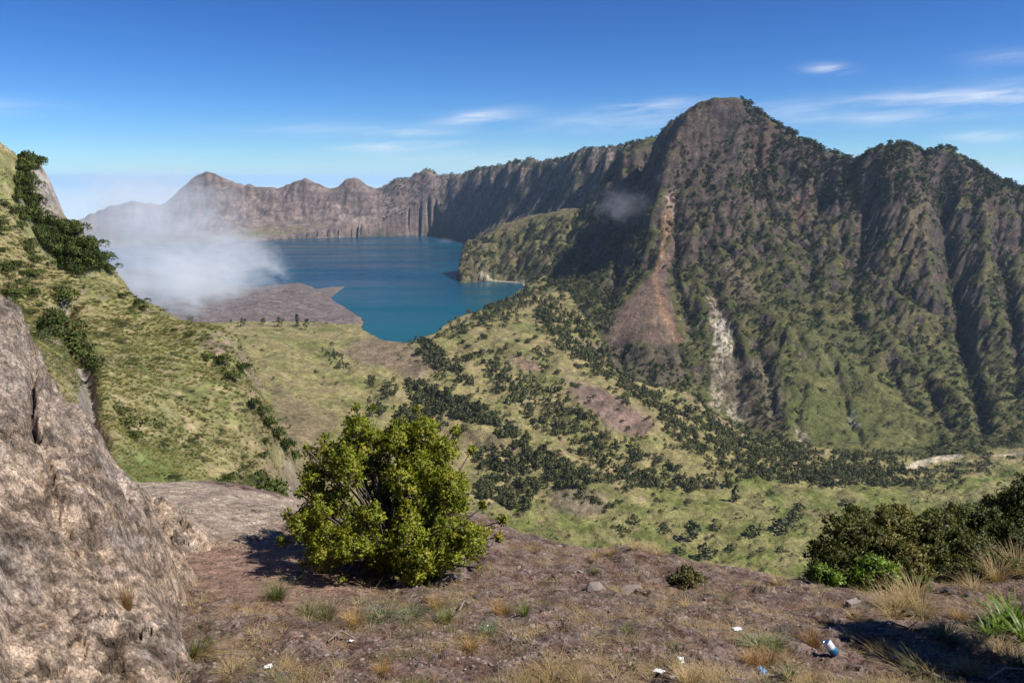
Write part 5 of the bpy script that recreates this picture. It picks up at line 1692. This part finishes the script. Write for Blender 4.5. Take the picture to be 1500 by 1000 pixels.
tuft_mesh('dry', 190, (.4, 1.0), .55, .010, STRAW, None, 1, .8)
tuft_mesh('dry_b', 150, (.3, .95), .75, .010, STRAW, None, 2, 1.0)
tuft_mesh('gold', 170, (.4, 1.0), .5, .011, GOLD, None, 3, .8)
tuft_mesh('green', 110, (.5, 1.0), .55, .014, GREENB, None, 4, .6)
tuft_mesh('dull', 150, (.3, .9), .7, .016, DULL, None, 5, 1.0)
tuft_mesh('sage', 120, (.3, .8), .8, .030, SAGE, None, 6, 1.1)
tuft_mesh('swept', 150, (.5, 1.0), .9, .010, STRAW, (1.0, -.1, 0), 7, .5)
tuft_mesh('swept_green', 90, (.5, 1.0), .45, .014, GREENB, (.4, .1, 0), 8, .45)
tuft_mesh('broad', 60, (.5, 1.0), .6, .055, LIME_LEAF, None, 9, .8)


def tuft(name, px, py, hpx, key, label, cat='grass', wd=1.0, extra=None, on=None, group=None):
    p = on if on is not None else gh(px, py)
    s = hpx * p.y / F
    t = empty(name, p, g6.random() * 6.28 if 'swept' not in key else 0); t.scale = (s * wd, s * wd, s)
    link('blades', TUFT_ME[key], None, t)
    if extra:
        link('dry_blades', TUFT_ME[extra], None, t)
    props(t, label, cat, group)
    return t


GG = 'grass tufts on the ledge'
tuft('grass_tuft', 405, 878, 42, 'green', 'green spiky grass tuft on the bare brown soil left of the bush', extra='dull', group=GG, wd=.8)
tuft('grass_tuft', 290, 962, 46, 'swept_green', 'green and blond grass tuft growing from the foot of the rock shoulder', extra='swept', group=GG, wd=1.5)
rk = rock_f.hit(186, 892, 2.7, 9)
tuft('seed_grass', 186, 892, 60, 'gold', 'tall thin dry grass with seed heads growing on the rock shoulder', on=rk, wd=.45, group=GG)
for (x, y, h, key, wd, lb) in [
        (450, 900, 40, 'dull', .8, 'thin weeds right of the green spiky tuft'), (478, 905, 46, 'dull', .8, 'thin leggy weeds below the left side of the bush'), (520, 915, 34, 'gold', 1.0, 'dry brown weeds in front of the bush'), (556, 905, 30, 'sage', 1.1, 'grey-green weed patch in front of the bush, left one'),
        (600, 905, 26, 'sage', 1.2, 'grey-green weed patch in front of the bush, right one'), (652, 910, 34, 'green', 1.2, 'bright green weeds among dry grass in the middle of the ledge'), (640, 890, 26, 'gold', 1.3, 'dry orange grass right under the bush'), (735, 900, 28, 'gold', 1.4, 'golden grass patch in the middle of the ledge'),
        (768, 900, 30, 'green', 1.0, 'green tuft in the golden patch of the ledge'), (715, 925, 20, 'sage', 1.2, 'small sage weed beside the white scrap'), (812, 1000, 46, 'dry', 1.5, 'large straw tuft at the bottom edge, left of the white papers'), (775, 1002, 34, 'dry_b', 1.3, 'smaller straw tuft at the bottom edge, leftmost'),
        (850, 1004, 34, 'dry', 1.3, 'straw tuft at the bottom edge right beside the large one'), (1010, 1002, 44, 'dry', 1.3, 'straw tuft at the bottom edge below the white tissue'), (1040, 998, 30, 'dry_b', 1.3, 'low straw tuft right of the one below the tissue'),
        (1135, 950, 34, 'green', 1.3, 'fresh green tuft among the dry grass left of the can'), (1112, 945, 26, 'sage', 1.3, 'grey-green weeds left of the fresh green tuft'), (1120, 975, 38, 'gold', 1.2, 'orange dry tuft below the fresh green tuft'), (1100, 972, 26, 'gold', 1.2, 'low orange tuft left of the bigger orange one'),
        (1190, 945, 38, 'gold', 1.0, 'golden tuft between the green tuft and the can'), (1155, 992, 26, 'green', 1.4, 'low green weeds at the bottom edge below the can'), (1190, 1000, 24, 'dry', 1.5, 'straw grass at the bottom edge below the can'),
        (1300, 892, 40, 'dry', 1.2, 'blond grass in front of the thicket, left part'), (1325, 890, 44, 'dry', 1.2, 'blond grass in front of the thicket, second part'), (1348, 895, 38, 'dry_b', 1.3, 'blond grass in front of the thicket, lower right part'), (1310, 902, 30, 'dry_b', 1.3, 'low blond grass beneath the thicket grass'),
        (1340, 872, 40, 'dry', 1.2, 'blond grass rising behind the others before the thicket'), (1386, 932, 34, 'sage', 1.1, 'grey-green leafy weed on the right part of the ledge'), (1370, 925, 22, 'green', 1.2, 'small green weed beside the grey-green one'),
        (1310, 972, 34, 'dry', 1.2, 'straw tuft beside the white scrap on the right'), (1285, 955, 26, 'gold', 1.3, 'golden low grass left of the white scrap on the right'), (1350, 985, 30, 'dull', 1.4, 'dull grass in the shade at the lower right'), (1420, 985, 34, 'dry', 1.3, 'straw grass in the shade at the lower right'),
        (1460, 960, 38, 'dry_b', 1.3, 'dry grass below the broad-leaved plants'), (1495, 975, 36, 'dull', 1.3, 'weeds at the lower right corner'), (1430, 945, 30, 'dull', 1.3, 'dull weeds left of the broad-leaved plants'),
        (1470, 925, 46, 'broad', 1.0, 'bright green broad-leaved plant, left one at the right edge'), (1492, 915, 60, 'broad', .9, 'tallest bright broad-leaved plant at the right edge'), (1450, 930, 30, 'broad', 1.0, 'low broad-leaved plant left of the tall ones'), (1505, 940, 44, 'broad', 1.0, 'broad-leaved plant below the tallest one'),
        (1460, 850, 50, 'dry', .9, 'tall blond grass in front of the right end of the thicket'), (1490, 842, 62, 'dry', .9, 'tallest blond grass against the thicket at the right edge'), (1425, 862, 28, 'dry_b', 1.2, 'low straw grass at the thicket foot, right part'),
        (872, 816, 16, 'dry', 1.5, 'short straw on the ledge rim above the green hollow'), (895, 812, 14, 'dry', 1.6, 'short straw on the rim, next to the mound'), (930, 804, 14, 'dry', 1.6, 'straw on top of the rim mound'), (948, 806, 14, 'dry_b', 1.6, 'straw on the right side of the rim mound'), (965, 812, 12, 'dry', 1.6, 'straw sloping down from the rim mound'),
        (1140, 856, 18, 'dry', 1.2, 'blond tuft at the rim just left of the thicket'), (780, 806, 14, 'dry_b', 1.5, 'straw on the rim right of the bush'), (872, 838, 10, 'green', 1.8, 'tiny yellow-green plant on the stony ground'), (918, 925, 16, 'dull', 1.4, 'little weeds on the stony middle ground'), (690, 950, 24, 'gold', 1.2, 'brown dry grass low in the middle of the ledge'),
        (560, 985, 22, 'gold', 1.3, 'brown dry grass at the bottom, left of middle'), (340, 985, 30, 'dry_b', 1.3, 'dry straw spilling right of the green and blond tuft'), (420, 980, 18, 'dry_b', 1.4, 'low straw on the gravel at the bottom left'), (345, 892, 16, 'dry', .8, 'tiny blond tuft on the dark gravel mound'),
        (1060, 880, 14, 'dull', 1.5, 'low dull weeds on the stony ground right of the round shrub'), (1250, 905, 16, 'dry', 1.4, 'short straw below the pale block'), (1405, 905, 20, 'gold', 1.3, 'golden grass on the bare red soil')]:
    tuft('broad_leaved_plant' if key == 'broad' else ('weed' if key in ('sage', 'dull') else 'grass_tuft'), x, y, h, key, lb, 'plant' if key in ('broad', 'sage', 'dull') else 'grass', wd, group=GG)
# ------------------------------------------------------------------ stones, gravel, litter
g7 = np.random.default_rng(77)
STONE = mat_plain('grey_stone', (.240, .195, .170), .92, 22.0, .45)
STONE_D = mat_plain('dark_stone', (.110, .085, .075), .92, 22.0, .45)
STONE_P = mat_plain('pale_stone', (.270, .230, .195), .9, 18.0, .3)


def stone_mesh(seed, sub, mat, flat=.6, ang=.25):
    g = np.random.default_rng(seed)
    bm = bmesh.new(); bmesh.ops.create_icosphere(bm, subdivisions=sub, radius=1.0)
    pl = g.normal(size=(9, 3)); pl /= np.linalg.norm(pl, axis=1, keepdims=True)
    for v in bm.verts:
        n = np.array(v.co); k = 1.0
        for q in pl:                                   # chip flat facets
            dt = n @ q
            if dt > .72:
                k = min(k, .72 / dt + .02)
        k *= 1 + ang * .35 * math.sin(5 * n[0] + seed) * math.cos(4 * n[1] - seed)
        v.co = Vector((n[0] * k, n[1] * k * (.8 + .2 * math.sin(seed)), n[2] * k * flat))
    me = bpy.data.meshes.new('stone'); bm.to_mesh(me); bm.free(); me.materials.append(mat)
    return me


S_ME = [stone_mesh(1, 2, STONE), stone_mesh(2, 2, STONE_D), stone_mesh(3, 2, STONE), stone_mesh(4, 2, STONE_P, .5)]
P_ME = [stone_mesh(11, 1, STONE), stone_mesh(12, 1, STONE_D), stone_mesh(13, 1, STONE_P, .5)]


def stone(name, px, py, wpx, me, label, k=1.0, group='stones on the ledge'):
    p = gh(px, py); s = wpx * .5 * p.y / F
    o = link(name, me); o.location = p + Vector((0, 0, s * .2)); o.scale = (s, s, s * k); o.rotation_euler = (g7.normal() * .15, g7.normal() * .15, g7.random() * 6.28)
    props(o, label, 'stone', group)
    return o


stone('boulder', 870, 864, 34, S_ME[0], 'flat rounded grey stone in the middle of the stony ground', .9)
stone('stone', 698, 874, 13, S_ME[1], 'dark stone with a pale side below the bush', 1.0)
stone('stone', 925, 868, 44, S_ME[2], 'wide brownish flat stone right of the rounded grey one', .5)
for (x, y, w, k, lb) in [(780, 918, 12, 0, 'greyish stone at the rim of the lower gravel bank'), (770, 930, 10, 3, 'small pale stone below the one at the gravel bank'), (795, 925, 10, 0, 'grey stone to the right on the gravel bank'), (752, 936, 11, 0, 'stone at the left end of the gravel bank'), (840, 966, 9, 3, 'pale pebble above the large straw tuft'),
                         (1275, 918, 14, 0, 'grey stone of the little pile in the red soil, left'), (1290, 922, 11, 3, 'pale stone of the little pile in the red soil, right'), (1330, 898, 18, 1, 'dark stone sitting in the blond grass'), (1392, 868, 22, 1, 'dark broken rock at the foot of the thicket'), (1420, 872, 18, 1, 'second dark rock at the foot of the thicket'),
                         (1003, 905, 9, 3, 'small pale pebble on the dark stony ground'), (760, 832, 10, 3, 'pale stone on the upper stony slope right of the bush'), (775, 838, 9, 0, 'grey stone below the pale one right of the bush'), (850, 838, 10, 3, 'pale little stone near the rim'), (820, 800, 9, 0, 'stone lying on the rim right of the bush'),
                         (430, 848, 14, 3, 'pale stone behind the green spiky tuft'), (415, 838, 16, 3, 'flat pale stone touching the shadow of the bush'), (238, 856, 13, 3, 'pale stone in the notch between rock and brown soil'), (258, 870, 12, 0, 'stone at the corner of the dark gravel mound'),
                         (1160, 905, 8, 0, 'pebble on the soil above the fresh green tuft'), (1450, 862, 9, 3, 'pale pebble at the thicket edge on the right')]:
    stone('stone', x, y, w, S_ME[k], lb)
# squared pale block by the thicket
bm = bmesh.new(); bmesh.ops.create_cube(bm, size=1.0)
bmesh.ops.subdivide_edges(bm, edges=bm.edges[:], cuts=3, use_grid_fill=True)
for v in bm.verts:
    q = np.array(v.co); v.co += Vector(g7.normal(size=3) * .02) + Vector((.06 * q[2], 0, .05 * q[0]))
bmesh.ops.bevel(bm, geom=[e for e in bm.edges if e.calc_face_angle(0) > 1.2], offset=.05, segments=2)
me = bpy.data.meshes.new('stone_block'); bm.to_mesh(me); bm.free(); me.materials.append(STONE_P)
p = gh(1249, 888); s = p.y / F
o = link('stone_block', me); o.location = p + Vector((0, 0, 4 * s)); o.scale = (20 * s, 12 * s, 12 * s); o.rotation_euler = (.05, -.06, .35)
props(o, 'squared pale stone block at the foot of the thicket', 'stone', 'stones on the ledge')

# gravel and straw litter
gi_ = np.flatnonzero(((GY < 10.2) & (dirt < .5) & (slab_s < .3) & (GY > 3.2)).ravel())


def gravel_pts(n, thr, seed, extra=None):
    m = ((fbm(GX / .6, GY / .6, 3, seed=seed) > thr) & (GY < 10.3) & (GY > 3.4) & (dirt < .6) & (slab_s < .4))
    if extra is not None:
        m &= extra
    i = np.flatnonzero(m.ravel()); i = g7.choice(i, min(n, len(i)), replace=False)
    return np.stack([GX.ravel()[i], GY.ravel()[i], GH.ravel()[i]], 1)


src_spec = [(0, 700, 955, 7, 'grey angular pebble on the soil near the bottom middle'), (1, 1060, 925, 7, 'dark pebble on the stony soil left of the fresh green tuft'), (2, 600, 965, 7, 'pale chip of stone near the bottom edge')]
for k, x, y, w, lb in src_spec:
    src = stone('pebble', x, y, w, P_ME[k], lb, 1.0, 'pebbles on the ledge')
    n = (5200, 4200, 1100)[k]
    P_ = gravel_pts(n, -.12, 80 + k, (gpx > 560) | (GY < 6.6))
    sz = (.007 + .024 * g7.random(len(P_)) ** 3.0) * (1.0 if k < 2 else .7)
    o = scatter('gravel', P_, src, np.stack([sz, sz, sz * .8], 1), g7.random(len(P_)) * 6.28, tilt=g7.normal(size=(len(P_), 2)) * .3)
    props(o, 'loose gravel strewn over the ledge', 'gravel', kind='stuff')
v, f = blades(16, g7, 1.6, (.3, 1.0), 1.4, .02, 3)
me = mesh_np('straw_wisp', v, f); me.materials.append(STRAW)
p = gh(905, 905); src = link('straw_wisp', me); src.location = p; src.scale = (.07,) * 3
props(src, 'tiny wisp of straw on the stony middle ground', 'grass')
P_ = gravel_pts(2600, .02, 91)
o = scatter('dead_grass', P_, src, .025 + .06 * g7.random(len(P_)), g7.random(len(P_)) * 6.28); props(o, 'short dead grass and straw littering the soil', 'grass', kind='stuff')
v, f = blades(14, g7, 1.4, (.3, 1.0), .9, .03, 3)
me = mesh_np('weed_sprig', v, f); me.materials.append(DULL)
p = gh(560, 925); src = link('weed_sprig', me); src.location = p; src.scale = (.08,) * 3
props(src, 'tiny green sprig in front of the bush', 'plant')
P_ = gravel_pts(900, .12, 93, (gpy > 850))
o = scatter('weeds', P_, src, .03 + .06 * g7.random(len(P_)), g7.random(len(P_)) * 6.28); props(o, 'small green weeds sprouting between the stones', 'plant', kind='stuff')

# litter
PAPER = mat_plain('white_paper', (.72, .72, .71), .8, 30.0, .06)
PAPER_B = mat_plain('bluish_wrapper', (.55, .62, .72), .5, 20.0, .3, .5)


def scrap(px, py, w, h, mat, label, curl=.5, seed=0, cat='paper', rz=0.0, lift=0.0):
    """a crumpled sheet, torn outline"""
    g = np.random.default_rng(seed + 500)
    n = 9
    X, Y = np.meshgrid(np.linspace(-.5, .5, n), np.linspace(-.5, .5, n))
    ang = np.arctan2(Y, X); tear = 1 - .75 * (fbm(np.cos(ang) * 2 + seed, np.sin(ang) * 2, 2, seed=seed))
    Z = curl * (.45 * fbm(X * 3 + seed, Y * 3, 2, seed=seed) + .25 * np.abs(fbm(X * 7, Y * 7 + seed, 2, seed=seed + 1))) + .12
    co = np.stack([X * tear, Y * tear, Z], -1).reshape(-1, 3)
    me = mesh_np('scrap', co, grid_faces(n, n).reshape(-1, 4), False); me.materials.append(mat)
    p = gh(px, py); s = p.y / F
    o = link('paper_scrap' if cat == 'paper' else 'wrapper', me); o.location = p + Vector((0, 0, .012 + lift)); o.scale = (w * s * .75, h * s * 1.0, max(w, h) * s * .5); o.rotation_euler = (.25, 0, rz)
    sd_ = o.modifiers.new('thickness', 'SOLIDIFY'); sd_.thickness = .003
    props(o, label, cat, 'litter on the ledge')


scrap(998, 970, 13, 15, PAPER, 'crumpled white tissue standing on the soil near the bottom edge', 1.3, 1)
scrap(966, 986, 22, 7, PAPER, 'long white torn paper strip left of the tissue', .6, 2, rz=-.45)
scrap(985, 994, 10, 6, PAPER_B, 'small bluish scrap at the end of the white paper strip', .6, 3, 'wrapper')
scrap(1080, 923, 17, 7, PAPER, 'flat whitish scrap above the green and orange tufts', .4, 4, rz=.1)
scrap(1306, 965, 14, 8, PAPER, 'white scrap in the straw on the right, by the shade', .9, 5)
scrap(1118, 986, 13, 16, mat_plain('blue_foil', (.12, .30, .55), .35, 60.0, .8, .6), 'crumpled blue and white foil wrapper at the bottom edge', 1.3, 6, 'wrapper')
scrap(713, 919, 9, 5, PAPER, 'white scrap beside the sage weed in the middle', .9, 7)
scrap(393, 979, 16, 8, PAPER, 'white scrap on the gravel at the lower left', .8, 8, rz=.5)
scrap(668, 846, 8, 6, PAPER, 'tiny white scrap right below the bush', .7, 10)
scrap(246, 763, 12, 5, PAPER, 'white scrap where the rock shoulder meets the pale slab', .6, 12, rz=-.2)
scrap(515, 940, 10, 5, PAPER, 'pale scrap by the small dark hollow in the gravel', .7, 14)


def lathe(profile, seg=28):
    V = []; Fc = []
    for (r, z) in profile:
        for k in range(seg):
            a = 2 * math.pi * k / seg
            V.append((r * math.cos(a), r * math.sin(a), z))
    for i in range(len(profile) - 1):
        for k in range(seg):
            k2 = (k + 1) % seg
            Fc.append((i * seg + k, i * seg + k2, (i + 1) * seg + k2, (i + 1) * seg + k))
    return np.array(V), np.array(Fc)


# drinks can: body, rims, lid with tab
m_can, nt, b = new_mat('blue_white_can_print')
tc = nt.nodes.new('ShaderNodeTexCoord'); sp = nt.nodes.new('ShaderNodeSeparateXYZ'); nt.links.new(tc.outputs['Object'], sp.inputs[0])
nz = n_noise(nt, 40.0, 3, .5, tc.outputs['Object'])
ad = nt.nodes.new('ShaderNodeMath'); ad.operation = 'MULTIPLY_ADD'; ad.inputs[1].default_value = .03
nt.links.new(nz.outputs['Fac'], ad.inputs[0]); nt.links.new(sp.outputs[2], ad.inputs[2])
mr = nt.nodes.new('ShaderNodeMapRange'); mr.inputs[1].default_value = -.045; mr.inputs[2].default_value = .08; nt.links.new(ad.outputs[0], mr.inputs[0])
rp = n_ramp(nt, mr.outputs[0], [(0.0, (.50, .14, .06)), (.08, (.55, .16, .08)), (.12, (.02, .08, .20)), (.40, (.03, .16, .32)), (.52, (.12, .36, .50)), (.62, (.80, .84, .87)), (1.0, (.80, .84, .87))])
nt.links.new(rp.outputs[0], b.inputs['Base Color']); b.inputs['Roughness'].default_value = .28; b.inputs['Metallic'].default_value = .25
m_alu = mat_plain('aluminium', (.75, .76, .78), .3, 60.0, .1, .5, 1.0)
p = gh(1217, 960)
can = empty('drink_can', p + Vector((0, 0, .058)), 0)
can.rotation_euler = Matrix.Rotation(R(-36), 4, Vector((.25, .97, 0)).normalized()).to_euler()
prof = [(.024, 0.0), (.030, .004), (.033, .012), (.033, .104), (.031, .112), (.027, .119)]
v, f = lathe(prof); v[:, 2] -= .055
dent = np.exp(-((v[:, 2] - .01) / .03) ** 2) * np.clip(v[:, 0] / .033, 0, 1) ** 3; v[:, 0] -= .007 * dent
body = link('body', mesh_np('can_body', v, f), m_can, can)
v, f = lathe([(.027, .119), (.0285, .1215), (.027, .123), (.0255, .1205), (.0245, .117), (.004, .117), (.0001, .117)]); v[:, 2] -= .055
lid = link('lid', mesh_np('can_lid', v, f), m_alu, can)
bm = bmesh.new(); bmesh.ops.create_cube(bm, size=1.0)
for q in bm.verts:
    q.co = (q.co.x * .022 + .004, q.co.y * .013, q.co.z * .0012 + .1185 - .055)
bmesh.ops.bevel(bm, geom=[e for e in bm.edges if abs(e.verts[0].co.z - e.verts[1].co.z) > .0005], offset=.005, segments=3)
me = bpy.data.meshes.new('can_tab'); bm.to_mesh(me); bm.free()
link('tab', me, m_alu, lid)
v, f = lathe([(.0001, .006), (.018, .004), (.024, 0.0)]); v[:, 2] -= .055
link('base', mesh_np('can_base', v, f), m_alu, can)
props(can, 'blue and white drink can standing tilted on the dark soil', 'can', 'litter on the ledge')
# dead twigs
TW = mat_plain('dead_twig', (.20, .16, .13), .9, 40.0, .4)
for (pts_, lb) in [([(672, 900), (680, 893), (686, 890), (690, 885)], 'dark forked dead twig in the dry grass in the middle'), ([(1270, 926), (1300, 922), (1330, 924), (1345, 920)], 'thin grey dead stick on the red soil below the blond grass'), ([(1445, 1000), (1470, 992), (1500, 985)], 'bare pale root at the lower right corner'), ([(480, 945), (500, 938), (520, 940)], 'short dark dead stick by the hollow in the gravel')]:
    ps = [gh(*q) + Vector((0, 0, .03 + .05 * (i % 2))) for i, q in enumerate(pts_)]
    v, f = tube([tuple(q) for q in ps], [.009, .008, .006, .004][:len(ps)])
    props(link('dead_twig', mesh_np('dead_twig', v, f), TW), lb, 'twig')

print('all tris', sum(len(m.polygons) * 2 for m in bpy.data.meshes))
# ------------------------------------------------------------------ drifting mist
def mist(name, center, radii, density, nscale, label, seed, thr=.38, sharp=3.2, parts=None):
    m = bpy.data.materials.new(name); m.use_nodes = True
    nt = m.node_tree; nt.nodes.clear()
    mo = nt.nodes.new('ShaderNodeOutputMaterial'); pv = nt.nodes.new('ShaderNodeVolumePrincipled')
    pv.inputs['Color'].default_value = (.97, .98, 1.0, 1); pv.inputs['Anisotropy'].default_value = .2
    tc = nt.nodes.new('ShaderNodeTexCoord')

    def M(op, a, b=None, c=None, clamp=False):
        n = nt.nodes.new('ShaderNodeMath'); n.operation = op; n.use_clamp = clamp
        for i, v in enumerate((a, b, c)):
            if v is None: continue
            if isinstance(v, (int, float)): n.inputs[i].default_value = v
            else: nt.links.new(v, n.inputs[i])
        return n.outputs[0]
    ln = nt.nodes.new('ShaderNodeVectorMath'); ln.operation = 'LENGTH'; nt.links.new(tc.outputs['Object'], ln.inputs[0])
    mp = nt.nodes.new('ShaderNodeMapping'); mp.inputs['Location'].default_value = (seed * 3.1, seed * 1.7, seed); mp.inputs['Scale'].default_value = (1.0, 1.0, radii[2] / radii[0] * 1.6)
    nt.links.new(tc.outputs['Object'], mp.inputs[0])
    nz = n_noise(nt, nscale, 5, .6, mp.outputs[0]); nz.inputs['Distortion'].default_value = 1.1
    fall = M('SUBTRACT', 1.0, ln.outputs['Value'], clamp=True)
    shape = M('MULTIPLY', M('SUBTRACT', M('ADD', M('MULTIPLY', fall, .46), M('MULTIPLY', nz.outputs['Fac'], .95)), thr, clamp=True), sharp, clamp=True)
    d = M('MULTIPLY', M('MULTIPLY', shape, M('MULTIPLY', fall, 3.0, clamp=True)), density)
    nt.links.new(d, pv.inputs['Density']); nt.links.new(pv.outputs[0], mo.inputs['Volume'])
    bm = bmesh.new(); bmesh.ops.create_icosphere(bm, subdivisions=3, radius=1.0)
    me = bpy.data.meshes.new(name); bm.to_mesh(me); bm.free()
    o = link(name, me, m); o.location = center; o.scale = radii
    props(o, label, 'mist')
    return o


mist('mist', at(262, 412, 700), (86, 60, 42), .046, 3.0, 'white mist bank drifting low in front of the lava', 1.0, .58, 2.6)
mist('mist', at(340, 385, 800), (74, 60, 44), .040, 2.6, 'ragged mist over the lake edge, right end of the mist bank', 6.0, .58, 2.6)
mist('mist', at(225, 340, 720), (112, 50, 84), .046, 2.8, 'thin veil of mist rising above the mist bank', 2.0, .56, 2.0)
mist('mist', at(150, 395, 330), (24, 20, 20), .034, 2.4, 'wisp of mist drifting past the trees on the left shoulder', 5.0, .55, 2.2)
mist('mist', at(905, 300, 3700), (210, 110, 130), .0045, 3.0, 'small bluish cloud puff clinging to the shaded mountain side', 3.0, .64, 2.4)
mist('mist', at(652, 353, 7600), (150, 90, 45), .004, 2.8, 'tiny wisp of mist over the far water', 4.0, .60, 2.4)
# ------------------------------------------------------------------ the air
m_haze = bpy.data.materials.new('haze_air'); m_haze.use_nodes = True
nt = m_haze.node_tree; nt.nodes.clear()
mo = nt.nodes.new('ShaderNodeOutputMaterial'); pv = nt.nodes.new('ShaderNodeVolumePrincipled')
pv.inputs['Color'].default_value = (0.60, 0.80, 1.0, 1)
pv.inputs['Density'].default_value = 1.35e-5
pv.inputs['Anisotropy'].default_value = 0.25
nt.links.new(pv.outputs[0], mo.inputs['Volume'])
bm = bmesh.new(); bmesh.ops.create_cube(bm, size=1.0)
x0, x1, y0, y1, z0, z1 = -121000, 121000, -10000, 151000, -302, float(H[keepv].max()) + 60
for v in bm.verts:
    v.co = (x0 if v.co.x < 0 else x1, y0 if v.co.y < 0 else y1, z0 if v.co.z < 0 else z1)
me = bpy.data.meshes.new('haze'); bm.to_mesh(me); bm.free()
props(link('haze', me, m_haze), kind='stuff')
